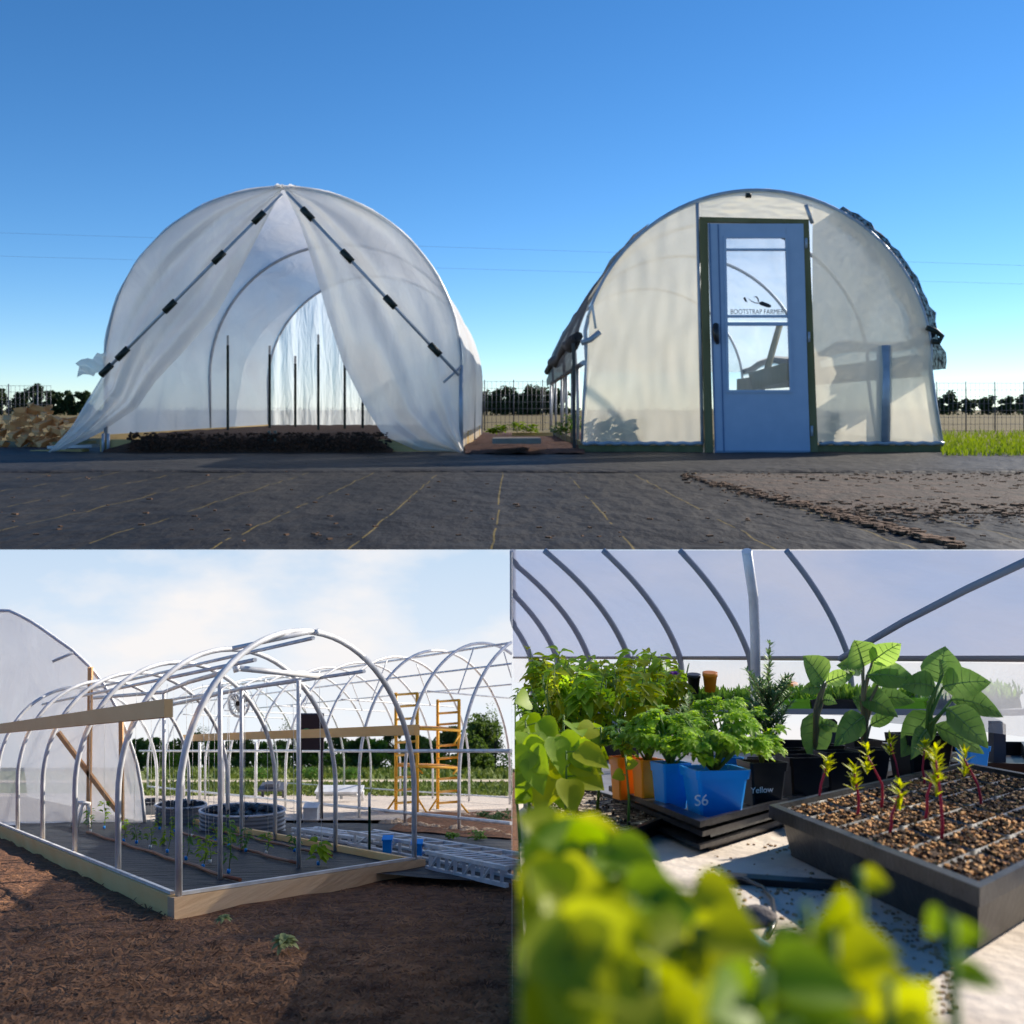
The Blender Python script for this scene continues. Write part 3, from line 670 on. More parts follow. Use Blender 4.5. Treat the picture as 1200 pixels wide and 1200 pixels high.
# wood chips lying over the mulch
g = MB(); rs = random.Random(11)
for k in range(15000):
    row = 1004+ (1206-1004)*rs.random()**.75; px = rs.uniform(-8, 596); 
    # not inside the framed bed or on the fabric
    if row < 1055-(202-px)*.455+14 and px < 205: continue
    if px >= 205 and row < 1068-(px-205)*.172+3: continue
    P = gb(px, row, -.022); s = rs.uniform(.003,.010); a = rs.random()*6.28
    d = Vector((math.cos(a), math.sin(a), rs.uniform(-.2,.5)))*s*1.6; e = Vector((-math.sin(a), math.cos(a), rs.uniform(-.4,.4)))*s*.45
    g.poly([P-d-e, P+d-e*.4, P+d*1.1+e*.5, P-d*.8+e])
o = link('wood_chips', g, mat('chips', (.07,.03,.014), .9, (.42,.21,.10), 9, ramp=(.3,.8)), (0,0,0)); tag(o, 'brown bark chips covering the ground before the hoop frame', 'bark mulch', kind='stuff')

# ---- small hoop frame
C0 = Vector((-1.185,3.6)); C1 = Vector((-.451,4.83)); V = Vector((-.497,.735)); U = C1-C0
hf = thing('hoop_frame', 'uncovered grey pipe hoop frame on a pine board base in the mulch', 'hoop frame', gz(C0.x, C0.y))
def hoop_pts(a, b, H, leg, n=36, extra=.0):
    """arch between two ground points (2D), apex H above the ground, straight legs"""
    P = [gz(a.x, a.y, .0)]; w = (b-a)
    for i in range(n+1):
        th = math.pi*(1-i/n); u = .5+.5*math.cos(th); q = a+w*u; P.append(gz(q.x, q.y, 0)); P[-1].z = (1-u)*gz(a.x,a.y).z + u*gz(b.x,b.y).z + leg + (H-leg)*math.sin(th)
    # lift so that a level arch stays level in the picture: legs follow the slope
    P.append(gz(b.x, b.y, 0)); return P
bh = .045
for i in range(6):
    a = C0+V*i; b = C1+V*i; g = MB()
    g.tube(hoop_pts(a+U*.012, b-U*.012, 1.045, .36), .0125, 10); part('hoop', g, galv, hf)
def rail(mb, u, h, i0, i1, r=.009, e0=0, e1=0, nn=6):
    """pipe along the frame at fraction u of the width and height h"""
    a = C0+U*u+V*(i0-e0); b = C0+U*u+V*(i1+e1); mb.tube([gz(a.x,a.y,h), gz(b.x,b.y,h)], r, nn)
for u, h in ((.5,1.02),(.27,.905),(.73,.905)):
    g = MB(); rail(g, u, h, 0, 5, .009, .0, .1); part('purlin', g, galv, hf)
# boards
def board(mb, a, b, h0, h1, th):
    d = (b-a).normalized(); n_ = Vector((-d.y, d.x))*th/2
    mb.prism([gz(*(a-n_), h0), gz(*(a+n_), h0), gz(*(b+n_), h0), gz(*(b-n_), h0)], (0,0,h1-h0))
vd = V.normalized(); ud = U.normalized()
g = MB(); board(g, C0-vd*.0, C0+V*5.2, -.06, bh, .035); part('base_board', g, pine, hf)
g = MB(); board(g, C1+vd*.02, C1+V*4.05, -.06, bh, .03); part('base_board', g, pine, hf)
g = MB(); board(g, C0-ud*.018, C1+ud*.05, -.06, bh-.003, .035); part('base_board', g, mat('end_board', (.70,.47,.28), .7, (.80,.57,.36), 2.5, stretch=(1,1,8), bump=.1), hf)
g = MB(); board(g, C0+ud*.01+vd*0, C1+ud*.03, bh, bh+.012, .022); part('aluminium_channel', g, galv, hf)
g = MB(); board(g, C0+vd*.03, C0+V*5.2, bh+.002, bh+.014, .016); part('aluminium_channel', g, galv, hf)
g = MB(); a = C0-ud*.035-vd*.02; board(g, a, a+V*5, .672, .735, .03); part('hip_board', g, mat('hip_pine', (.8,.5,.22), .6, (.86,.56,.26), 3, stretch=(1,1,3)), hf)
g = MB(); a = C1+ud*.02+vd*.02; board(g, a, a+V*4.2, .63, .68, .03); part('hip_board', g, pine, hf)
# trellis uprights with two long top bars
for u, idx in ((.30,(.12,)),(.72,(.02,)),):
    pass
for px, base, top in ((258,1034,790),(350,1020,797),(192,993,812),(283,1000,808)):
    P = gb(px, base); g = MB(); k = P.y/F; g.tube([P, P+Vector((0,0,(base-top)*k))], .0105, 8); part('upright', g, galv, hf)
g = MB(); g.tube([at(258,789,gb(258,1034).y), at(222,799,gb(222,1012).y), at(192,811,gb(192,993).y), at(110,818,6.6)], .0105, 8); part('trellis_bar', g, galv, hf)
g = MB(); g.tube([at(352,797,gb(350,1020).y), at(283,807,gb(283,1000).y), at(200,826,6.4)], .0105, 8); part('trellis_bar', g, galv, hf)
g = MB(); g.tube([at(278,783,4.4), at(378,793,4.9)], .0125, 8); g.tube([at(276,780,4.4), at(278,787,4.4)], .016, 8); part('cross_pipe', g, galv, hf)
g = MB(); g.tube([at(272,760,4.0), at(371,739,4.1)], .009, 8); g.tube([at(371,737,4.1), at(371,744,4.1)], .012, 8); part('ridge_pipe', g, galv, hf)
# floor fabric of the frame
g = MB(); rows = []
for j in range(31):
    r = []
    for i in range(31):
        q = C0+U*(.015+.97*i/30)+V*(.04+5.0*j/30); r.append(gz(q.x, q.y, .012+.004*noise.noise(Vector((q.x*9,q.y*9,0)))))
    rows.append(r)
g.grid(rows); part('floor_fabric', g, mat('bed_fabric', (.012,.016,.022), .5, (.032,.038,.048), 5, bump=.6, bscale=22, stretch=(.35,1,1), spec=.15), hf)
# drip lines
for k, (a, b, lb) in enumerate((((102,979),(279,1038),'brown drip tube nearest the left board of the hoop frame'),((205,978),(345,1017),'brown drip tube along the middle of the hoop frame floor'),((232,972),(388,1008),'brown drip tube beside the right board of the hoop frame'))):
    A = gb(*a, .02); B = gb(*b, .02); g = MB(); g.tube([A.lerp(B, i/20)+Vector((.012*math.sin(i*1.3+k), 0, .004)) for i in range(21)], .0075, 6)
    single('drip_tube', g, brown_tube, lb, 'irrigation tube', 'drip tubes on the hoop frame floor')
# young plants tied to strings
YP = [(106,978,24),(122,974,30),(145,990,26),(160,992,20),(176,998,24),(196,1003,34),(218,1012,28),(238,1022,36),(246,1016,26),(268,1028,62),(187,975,16),(205,978,18),(225,984,22),(252,990,20),(268,996,22),(288,1002,26),(312,1005,22),(373,1018,26),(345,1002,18)]
for k, (px, row, h) in enumerate(YP):
    c = gb(px, row, .015); kk = c.y/F; rs = random.Random(k+50)
    o = thing('young_plant', 'young plant %s on the hoop frame floor' % 'x', 'plant', c, 'young plants tied up in the hoop frame')
    nm = {0:'leafy young plant farthest left by the plastic wall',1:'dense young plant standing before the timber brace',9:'tallest young plant, standing by the nearest upright post',17:'young plant with three broad leaves near the right end board',18:'small young plant behind the nearest right post'}
    o['label'] = nm.get(k, 'young green plant number %d' % k)
    g = MB(); top = c+Vector((rs.gauss(0,.01),0,h*kk)); g.tube([c, (c+top)/2+Vector((.008,0,0)), top], .0022, 5); part('stem', g, stem_green, o)
    g = MB()
    for q in range(int(9+h*.45)):
        a = rs.random()*6.28; d = Vector((math.cos(a), math.sin(a), rs.uniform(-.2,.6))); z = h*kk*(.25+.8*rs.random())
        L = rs.uniform(.02,.042) if k != 17 else .06; g.leaf(c+Vector((0,0,z))+d*.012, d, L, L*.55, .4)
    part('foliage', g, leaf_bright if k % 3 else leaf_mid, o)
    g = MB(); g.tube([top, at(px+rs.uniform(-2,2), 802, c.y)], .0011, 4); part('string', g, string_m, o)
    g = MB(); g.tube([c+Vector((0,0,.004)), c+Vector((0,0,.02))], .008, 6); part('tie', g, blue_plastic if k % 4 else white_plastic, o)
# unique place words for every plant left
order = sorted([o for o in COL.objects if o.name.startswith('young_plant') and 'number' in o['label']], key=lambda o: o.location.x/o.location.y)
words = ['first','second','third','fourth','fifth','sixth','seventh','eighth','ninth','tenth','eleventh','twelfth','thirteenth','fourteenth','fifteenth']
for i, o in enumerate(order): o['label'] = '%s from the left of the plain young plants tied between the uprights' % words[i]

# ---- large hoop frame behind
bf = thing('hoop_frame', 'large uncovered hoop frame behind the yellow scaffold', 'hoop frame', gz(-.4, 7.1))
B0 = Vector((-.366+.88,7.09-1.26)); VB = Vector((-.44,.63)); WB = Vector((.597,1.0))*2.05
for i in range(0, 13):
    a = B0+VB*i; b = a+WB; g = MB(); P = hoop_pts(a, b, 1.47, .35, 40); g.tube(P, .0125, 8, clip=CL)
    if len(g.v): part('hoop', g, galv, bf)
def brail(u, h, i0, i1, r=.008):
    a = B0+WB*u+VB*i0; b = B0+WB*u+VB*i1; g = MB(); n = 20; g.tube([gz(*a.lerp(b, k/n), h) for k in range(n+1)], r, 6, clip=CL)
    if len(g.v): part('purlin', g, galv, bf)
brail(.5,1.45,0,12,.011); brail(.2,1.18,0,12); brail(.8,1.18,0,12); brail(.0,.555,0,12.5,.013); brail(1,.555,0,12); brail(0,.09,0,12,.012); brail(1,.08,0,12)
for i in (1,3,5,7,9,11):
    a = B0+VB*i; g = MB(); p = a+WB*.12; q = a+WB*.88; g.tube([gz(*p.lerp(q, k/12), 1.02) for k in range(13)], .007, 6, clip=CL)
    if len(g.v): part('cross_tie', g, galv, bf)
    for u0, u1 in ((.3,.4),(.7,.6)):
        p = a+WB*u0; q = a+WB*u1; g = MB(); P0 = gz(*p,1.02); P1 = gz(*q,1.42); g.tube([P0.lerp(P1,k/6) for k in range(7)], .006, 5, clip=CL)
        if len(g.v): part('web_pipe', g, galv, bf)
# extra vertical framework seen far through the hoops
for px, base, top in ((192,950,866),(215,950,868),(234,948,870),(300,945,870),(262,948,868)):
    P = gb(px, base); g = MB(); g.tube([P, at(px, top, P.y)], .014, 6); part('end_post', g, galv, bf)

# ---- plastic-covered greenhouse at the far left
pg_ = thing('greenhouse', 'white plastic covered greenhouse with a pine stud end wall at the yard edge', 'greenhouse', gz(-3.6,7.8))
YC = 7.8; cx = 20
def garch(px): 
    t = (px-cx)/152.0; return 967-252*math.sqrt(max(0, 1-t*t))**.8*1.0 if abs(t) < 1 else 967
cp = [(-130,967),(-128,920),(-112,850),(-92,800),(-65,755),(-40,728),(-15,716),(10,715),(30,724),(50,737),(68,750),(85,762),(106,782),(122,803),(138,832),(150,862),(160,893),(166,925),(170,967)]
cp = [tuple(q) for q in [(p.x, p.y) for p in resample([Vector((a,b,0)) for a,b in cp], 45)]]
wfilm = film('yard_film', .38, .3, (.93,.95,.98), bscale=5, bump=.5, stretch=(1,1,.5), bd=.05)
g = MB(); g.grid([[at(px, r+(967-r)*j/16, YC)+Vector((0,.01*noise.noise(Vector((px*.08,j*.5,0))),0)) for j in range(17)] for px, r in cp]); part('end_wall', g, wfilm, pg_)
g = MB(); rows = []
for j in range(11): rows.append([gz(0,0) and at(px, r, YC)+Vector((V.x*j*.6, V.y*j*.6, -KB*V.y*j*.6)) for px, r in cp])
g.grid(rows); part('cover', g, wfilm, pg_)
g = MB(); g.tube([at(px, r, YC-.01) for px, r in cp], .014, 8); part('hoop', g, galv, pg_)
for a, b in (((106,782),(104,962)),((142,840),(143,962)),((68,858),(137,950)),((-20,720),(-20,962))):
    g = MB(); g.bar(at(*a, YC-.05), at(*b, YC-.05), .03, .03, (0,1,0)); part('stud', g, mat('stud_pine', (.75,.42,.2), .7) if 'stud_pine' not in bpy.data.materials else bpy.data.materials['stud_pine'], pg_)
g = MB(); g.bar(at(-60,969,YC-.03), at(172,969,YC-.03), .05, .05); part('sill', g, galv, pg_)
g = MB(); g.tube([at(62,775,YC-.02), at(86,765,YC-.02)], .012, 6); part('cross_pipe', g, galv, pg_)
# pale sawhorse before it
g = MB()
for a, b in (((84,968),(92,940)),((90,972),(98,940)),((90,940),(106,942)),((104,970),(104,942))): g.tube([at(*a,7.3), at(*b,7.3)], .012, 6)
single('sawhorse', g, white_plastic, 'small pale sawhorse against the plastic greenhouse wall', 'sawhorse')

# ---- raised beds of corrugated metal
corr = mat('corrugated', (.15,.18,.22), .45, (.22,.25,.29), 4, metal=.3)
def raised(px, row, rx, h, lb):
    c = gb(px, row); o = thing('raised_bed', lb, 'raised bed', c, 'round metal raised beds'); k = c.y/F; r = rx*k; H = h*k
    prof = []
    n = 28
    for i in range(n+1): prof.append((r*(1+.018*math.sin(i/n*math.pi*2*6)), H*i/n-.03))
    g = MB(); g.lathe(c, prof, 40, 1, .4); part('wall', g, corr, o)
    g = MB(); P = [(c.x+r*math.cos(2*math.pi*i/40), c.y+.4*r*math.sin(2*math.pi*i/40), c.z+H-.025) for i in range(41)]; g.tube(P, .008, 6); part('rim', g, galv, o)
    g = MB(); rs = random.Random(int(px))
    for q in range(60):
        a = rs.random()*6.28; d = Vector((math.cos(a), math.sin(a), .2)); g.leaf(c+Vector((d.x*r*.7*rs.random(), d.y*r*.3*rs.random(), H-.03)), d, .07, .05, .2)
    part('folded_cover', g, black_plastic, o)
raised(212, 966, 30, 27, 'corrugated metal raised bed at the back, partly hidden'); raised(284, 975, 50, 30, 'wider corrugated metal raised bed nearest the pine board')
raised(176, 956, 12, 20, 'narrow metal raised bed beside the plastic greenhouse')

# ---- yellow scaffold
sf = thing('scaffold', 'yellow rolling scaffold tower with two plank decks inside the large hoop frame', 'scaffold', gb(500,958))
def lad(x0, Ya, x1, Yb_, r0, r1, rungs):
    for x, Y in ((x0,Ya),(x1,Yb_)):
        g = MB(); g.tube([at(x,r0,Y), at(x,r1,Y)], .0165, 6); part('upright', g, yellow_paint, sf)
    for rr_ in rungs:
        g = MB(); g.tube([at(x0,rr_+1.2,Ya), at(x1,rr_-.6,Yb_)], .0115, 6); part('rung', g, yellow_paint, sf)
lad(464,9.3,489,8.9,812,955,(813,827,842,869,884,910,925,940)); lad(513,9.6,538,9.2,820,953,(821,835,848,873,888,912,927,940))
def deck(r, g_=None):
    g = MB(); g.prism([at(466,r,9.3), at(489,r+2,8.9), at(538,r+4,9.2), at(515,r+1,9.6)], (0,0,-.02)); part('deck', g, mat('plank_deck', (.5,.24,.05), .7) if 'plank_deck' not in bpy.data.materials else bpy.data.materials['plank_deck'], sf)
    g = MB(); g.tube([at(489,r+4,8.88), at(538,r+6,9.18)], .012, 6); g.tube([at(466,r+3,9.32), at(515,r+4,9.62)], .012, 6); part('deck_rail', g, yellow_paint, sf)
deck(850); deck(894)
for a, b in (((464,935),(452,952)),((489,935),(501,954)),((513,935),(503,950)),((538,940),(549,953)),((538,862),(532,872)),((489,900),(495,906)),((538,900),(531,907))):
    g = MB(); g.tube([at(*a,9.1), at(*b,9.0)], .009, 6); part('outrigger', g, yellow_paint, sf)
for px in (452, 464, 501, 549):
    g = MB(); c = at(px, 955, 9.0); g.tube([c+Vector((-.008,0,0)), c+Vector((.008,0,0))], .022, 12); part('caster', g, black_plastic, sf)

# ---- fan, panel with hose, boards, boxes
fn = thing('fan', 'round metal ventilation fan hung in the hoop frame', 'fan', at(280,840,8.6)); c = at(280,823,8.6); k = 8.6/F
g = MB(); g.tube([c+Vector((12*k*math.cos(i*math.pi/16), 0, 16.5*k*math.sin(i*math.pi/16))) for i in range(33)], .012, 6); part('ring', g, galv, fn)
for q in range(3):
    g = MB(); a = q*2.09+.5; g.leaf(c+Vector((0,.02,0)), (math.cos(a), .1, math.sin(a)), 14*k, 11*k, 0, .1, up=(0,1,.3)); part('blade', g, mat('fan_blade', (.2,.21,.23), .4, metal=.5) if 'fan_blade' not in bpy.data.materials else bpy.data.materials['fan_blade'], fn)
g = MB()
for q in range(8): g.tube([c+Vector((12*k*math.cos(q*math.pi/8),-.03,16*k*math.sin(q*math.pi/8))), c-Vector((12*k*math.cos(q*math.pi/8),.03,16*k*math.sin(q*math.pi/8)))], .003, 4)
for rad in (.35,.7): g.tube([c+Vector((12*k*rad*math.cos(i*math.pi/12), -.03, 16*k*rad*math.sin(i*math.pi/12))) for i in range(25)], .003, 4)
part('guard', g, galv, fn)
g = MB(); g.tube([c, c+Vector((0,-.04,0))], .02, 10); part('hub', g, black_plastic, fn)
g = MB(); g.prism([at(349,837,8.2), at(379,837,8.2), at(379,879,8.2), at(349,879,8.2)], (0,.03,0)); g.tube([at(352,879,8.22), at(352,962,8.22)], .012, 6); g.tube([at(377,879,8.22), at(377,960,8.22)], .012, 6)
single('dark_panel', g, mat('panel_dark', (.045,.03,.035), .5), 'dark square panel on legs behind the pine hip board', 'panel')
g = MB(); g.tube([at(363+18*math.cos(i*.3)*(1-.008*i), 859+(-4*math.sin(i*.3) if math.sin(i*.3) > 0 else -1.5*math.sin(i*.3))+(i % 3)*.6, 7.9) for i in range(45)], .009, 6)
single('garden_hose', g, mat('hose_green', (.05,.42,.08), .4), 'coiled bright green hose hanging before the dark panel', 'hose')
g = MB(); c = gb(365, 962); g.box(c+Vector((0,0,.055)), (.11,.1,.12)); g.box(c+Vector((0,0,.12)), (.12,.11,.012)); single('metal_box', g, galv, 'grey metal box on the gravel behind the hoop frame', 'box')
g = MB(); 
for a, b in (((372,926),(425,926)),((372,926),(372,936)),((425,926),(425,938)),((400,926),(400,936)),((380,930),(420,932))): g.tube([at(*a,11), at(*b,11)], .016, 6)
g.box(at(398,925,11), (.5,.2,.02)); single('work_table', g, galv, 'low grey metal table at the far side of the gravel', 'table')
g = MB(); c = gb(320, 936); g.box(c+Vector((0,0,.14)), (.3,.25,.02)); [g.tube([c+Vector((dx,0,0)), c+Vector((dx,0,.14))], .018, 6) for dx in (-.12,.12)]; g.box(c+Vector((0,-.02,.17)), (.16,.1,.05)); single('equipment_stand', g, galv_dark, 'dark equipment stand on the gravel beyond the raised beds', 'stand')
# T-post
c = gb(433, 1003); o = thing('fence_post', 'dark green metal post with a white top beside the pine frame', 'post', c); k = c.y/F
g = MB(); g.box(c+Vector((0,0,28*k)), (3*k,1*k,60*k)); g.box(c+Vector((0,1.2*k,28*k)), (1*k,1.6*k,60*k)); part('shaft', g, mat('post_green', (.01,.05,.03), .5), o)
g = MB(); g.box(c+Vector((0,0,66*k)), (3*k,1.1*k,16*k-.002)); part('tip', g, white_plastic, o)

# ---- aluminium trusses on the ground
def truss(a, b, off, lb, hgt=.085):
    A = gb(*a); B = gb(*b); A = gz(A.x, A.y+off, 0); B = gz(B.x, B.y+off, 0); B.x = min(B.x, -.02); o = thing('truss', lb, 'truss', A, 'metal trusses stacked beside the pine frame')
    d = (B-A).normalized(); s = Vector((-d.y, d.x, 0)).normalized()*.16; s.z = -KB*s.y; up = Vector((0,0,hgt))
    for q in (Vector((0,0,0)), s):
        for h in (Vector((0,0,.015)), up):
            g = MB(); g.bar(A+q+h, B+q+h, .016, .016); part('chord', g, galv, o)
    n = 9
    for i in range(n):
        P = A.lerp(B, (i+.5)/n)
        for q in (Vector((0,0,0)), s): g = MB(); g.bar(P+q+Vector((0,0,.015)), P+q+up, .016, .01, (0,1,0)); part('strut', g, white_plastic if i % 3 == 0 else galv, o)
        g = MB(); g.bar(P+up, P+s+up, .012, .012); part('rung', g, galv, o)
    for i in range(0, n-1, 2):
        P = A.lerp(B, (i+.5)/n); Q = A.lerp(B, (i+1.5)/n); g = MB(); g.tube([P+Vector((0,0,.015)), Q+up], .006, 5); part('diagonal', g, galv, o)
truss((500,1020),(600,1042), 0, 'nearest grey metal truss on the black fabric'); truss((405,994),(600,1033), .1, 'longest grey metal truss, behind the nearest one')
truss((330,985),(430,1002), .3, 'short grey metal truss behind the green post', .05)
for px, row, w_, lb in ((452,1006,.045,'blue crate under the left end of the trusses'),(487,1012,.05,'blue crate under the middle of the trusses')):
    g = MB(); c = gb(px, row); g.box(c+Vector((0,.08,.035)), (w_,.05,.07)); g.box(c+Vector((0,.08,.072)), (w_+.01,.06,.008)); single('blue_crate', g, blue_plastic, lb, 'crate', 'blue crates among the trusses')
# rocks with bark strip
rockm = mat('limestone', (.42,.3,.2), .9, (.58,.47,.36), 6, bump=.4)
rs = random.Random(5)
def rock(P, s):
    g = MB(); prof = [(s*.5,-.1*s),(s*rs.uniform(.8,1),s*.2),(s*rs.uniform(.6,.9),s*.5),(s*.25,s*.72)]; g.lathe(P, prof, 8, rs.uniform(.8,1.4), rs.uniform(.7,1)); 
    g.v = [(x+rs.gauss(0,s*.08), y+rs.gauss(0,s*.08), z+rs.gauss(0,s*.06)) for x,y,z in g.v]; g.sm = [False]*len(g.sm)
    o = single('limestone_rock', g, rockm, 'tan limestone rock edging the planted strip by the gravel', 'rock', 'limestone rocks edging the strip')
for k in range(40):
    px = 452+147*k/40+rs.uniform(-1,1); row = 965+ (px-452)*.10+rs.uniform(-2,2); rock(gb(min(px,595), row), rs.uniform(.022,.05))
for k in range(16):
    px = 545+52*k/16; rock(gb(min(px,595), 955+rs.uniform(-1,2)), rs.uniform(.02,.04))
patch('soil_strip', [(455,975),(599.2,986),(599.2,952),(490,955)], .016, mulch, 16, .012)
for k, (px, row, h, lb) in enumerate(((578,966,10,'dark green clump of herbs in the rocky strip'),(590,962,12,'second dark green clump of herbs in the rocky strip, at its right end'),(566,960,8,'small dark green clump left of the other herbs'),(560,985,12,'grassy weeds growing behind the longest truss'),(530,984,8,'low weeds growing left of the grassy weeds'))):
    c = gb(px, row); o = leafy(px, row, c.y, h, 70, 5, leaf_dark if k < 3 else leaf_mid, lb, 'clumps in the rocky strip')
for k, (px, row, lb) in enumerate(((333,1108,'sprig of pale green weed lying on the mulch'),(262,1078,'tiny pale weed sprig by the end board'))):
    c = gb(px, row, -.01); leafy(px, row, c.y, 7 if k == 0 else 3, 46, 13 if k == 0 else 8, leaf_celery0, lb)
# meadow edge hedge and trees
g = MB(); rs = random.Random(21)
for k in range(9000):
    px = rs.uniform(170,599); row = rs.uniform(921,934) if rs.random() < .6 else rs.uniform(902,913); P = gb(px, row); h = rs.uniform(.03,.11)*P.y/12; g.leaf(P, (rs.gauss(0,.4),rs.gauss(0,.4),1), h, .03*P.y/10, .2, prof=NEEDLE)
o = link('meadow_grass', g, mat('meadow_blades', (.07,.12,.02), .8, (.16,.2,.05), 2, trans=.2), (0,0,0)); tag(o, 'tall green meadow grass beyond the gravel', 'grass', kind='stuff')
k = 0
TL = []
for k in range(20):
    px = 160+21.5*k; h = 37+7*math.sin(k*2.3)+(4 if k > 12 else 0)
    far_tree(px, 902, h, 38, 29.5+(k % 3)*.8, 'green tree in the hedgerow beyond the meadow, %s from the left' % ORD[k], 'hedgerow trees beyond the meadow', mcrown=(crown_green, leaf_mid, crown_green2)[k % 3], dens=2400, leafpx=1.9, seed=4, trunkvis=.0)
g = MB(); rs = random.Random(31)
for q in range(5200):
    px = rs.uniform(150, 600); row = rs.uniform(884, 903)-2*math.sin(px*.13); P = at(px, row, rs.uniform(29.2,30.4)); L = rs.uniform(.6,1.5)*P.y/F*1.5
    a = Vector((rs.gauss(0,1), rs.gauss(0,1), rs.gauss(0,.7))).normalized()*L; b = a.cross(Vector((rs.gauss(0,1), rs.gauss(0,1), rs.gauss(0,1)))).normalized()*L*.7; g.poly([P-a,P+b,P+a,P-b])
o = link('undergrowth', g, leaf_mid, (0,0,0)); tag(o, 'continuous green undergrowth at the foot of the hedgerow trees', 'undergrowth', kind='stuff')
far_tree(563, 902, 58, 56, 27, 'large rounded tree right of the yellow scaffold', 'trees beyond the meadow', mcrown=crown_green, dens=6000, leafpx=1.9, trunkvis=.02, seed=2)
far_tree(580, 902, 78, 34, 29, 'tallest tree, thinly leaved, behind the large rounded tree', 'trees beyond the meadow', mcrown=crown_green, dens=1300, leafpx=1.1, seed=9)
far_tree(232, 900, 56, 30, 31.5, 'bare-topped thin tree left of the round fan', 'trees beyond the meadow', mcrown=crown_green, dens=500, leafpx=.9, seed=3)
far_tree(343, 900, 58, 36, 31.5, 'bare-topped thin tree behind the dark panel', 'trees beyond the meadow', mcrown=crown_green, dens=500, leafpx=.9, seed=8)
for k, px in enumerate((300,365,410)):
    c = gb(px, 915); leafy(px, 915, c.y, 16, 260, 3.5, leaf_mid, 'rough bush in the meadow, %s from the left' % ('first','second','third')[k], 'bushes in the meadow', 'bush', 'bush')

# ==================================================================  LOWER LEVEL, RIGHT: potting bench in a plastic house (bench falls away with a slope of one in four)
KR = (770-HOR)/F; HR = .38
def gr(px, row, h=HR):
    Y = h*F/(row-770); return at(px, row, Y)
def rz_(x, y, lift=0): return Vector((x, y, -KR*y-HR+lift))
bench_top = mat('bench_board', (.45,.38,.31), .85, (.66,.59,.51), 5, bump=.25, bscale=30)
bn = thing('potting_bench', 'long pale dusty potting bench carrying trays of seedlings', 'bench', rz_(.8, 2.5, -.5))
g = MB(); rows = []
P = [(.015,.75),(1.6,.75),(1.45,2.6),(1.2,3.9),(.62,5.6),(.015,5.6)]
g.prism([rz_(x,y,-.02) for x,y in P], (0,0,.02)); part('bench_top', g, bench_top, bn)
for x, y in ((.06,.9),(1.5,.9),(1.1,3.8),(.06,5.4)):
    g = MB(); a = rz_(x,y,-.025); g.bar(a, Vector((a.x,a.y,-KB*a.y-HB-.05)), .05, .05); part('leg', g, treated, bn)
# crumbs on the bench
g = MB(); rs = random.Random(2)
for k in range(1800):
    px = rs.uniform(820,1120); row = rs.uniform(990,1190); P = gr(px, row)
    if rs.random() < .75 and noise.noise(P*4) < 0: continue
    s = rs.uniform(.001,.0045); g.box(P+Vector((0,0,s*.3)), (s*1.5, s, s*.7), rs.random()*3)
o = link('crumbs', g, mat('crumb', (.16,.08,.04), .9, (.5,.35,.2), 30), (0,0,0)); tag(o, 'crumbs of soil and perlite scattered on the bench', 'soil crumbs', kind='stuff')

# plastic house wall and hoops
hs = thing('greenhouse', 'plastic greenhouse wall with dark curved hoops behind the potting bench', 'greenhouse', gz(.9,5))
W0 = Vector((1.333,4.0)); WD = Vector((-.191,.84)); WN = Vector((-.975,-.222))
def wp(i, z):
    """point of the wall at hoop position i and height z above eye level of the bench world"""
    zz = max(0, z); s_ = .36*zz+.62*zz*zz; q = W0+WD*i+WN*s_; return Vector((q.x, q.y, -KR*(W0+WD*i).y+z))
def ztop(i):
    z = .1
    for _ in range(12):
        p_ = wp(i, z); z += (-165/F*p_.y) - p_.z
    return z
IMAX = 6.9
hfilm = film('house_film', .5, .45, (.42,.46,.58), tcol=(.50,.56,.74), bscale=1.2, bump=.35, stretch=(1,.6,2), bd=.2)
def lim(p): return Vector((max(p.x, .008), p.y, p.z))
g = MB(); rows = []
n = 70
for a in range(n+1):
    i = -3+(IMAX+3)*a/n; zt_ = ztop(i); rows.append([lim(wp(i, zt_*j/14)) for j in range(15)])
g.grid(rows); part('cover', g, hfilm, hs)
g = MB(); rows = []
for a in range(n+1):
    i = -3+(IMAX+3)*a/n; rows.append([lim(wp(i, -.02-.22*j/3*1.0)+Vector((.004,.01*math.sin(a*.9),0))) for j in range(4)])
g.grid(rows); part('roll_up_side', g, film('side_film', .5, .5, (.7,.71,.74), tcol=(.85,.87,.9), bscale=3, bump=.4, bd=.1), hs)
for i in (0,1,2,3,4,5,6):
    zt_ = ztop(i); g = MB(); g.tube([lim(wp(i, -.5+.5*j/3)) for j in range(3)] + [lim(wp(i, zt_*j/14)+Vector((WN.x*.02,WN.y*.02,0))) for j in range(15)], .0030*wp(i,.1).y, 8); part('hoop', g, mat('hoop_dark', (.24,.27,.33), .7) if 'hoop_dark' not in bpy.data.materials else bpy.data.materials['hoop_dark'], hs)
g = MB(); g.tube([lim(wp(-3+(IMAX+3)*a/20, -.005)) for a in range(21)], .011, 6); part('sill_rail', g, mat('sill_brown', (.28,.24,.22), .8), hs)
g = MB(); g.tube([at(886,860,3.75), at(885,745,3.72), at(883,700,3.68), at(875,645.6,3.6)], .018, 10); part('near_hoop', g, galv, hs)
g = MB(); g.tube([at(985,772,3.75), at(1010,757,3.6), at(1060,728,3.3), at(1132,691,3.0), at(1230,645,2.75)], .012, 8); part('brace', g, bpy.data.materials['hoop_dark'], hs)
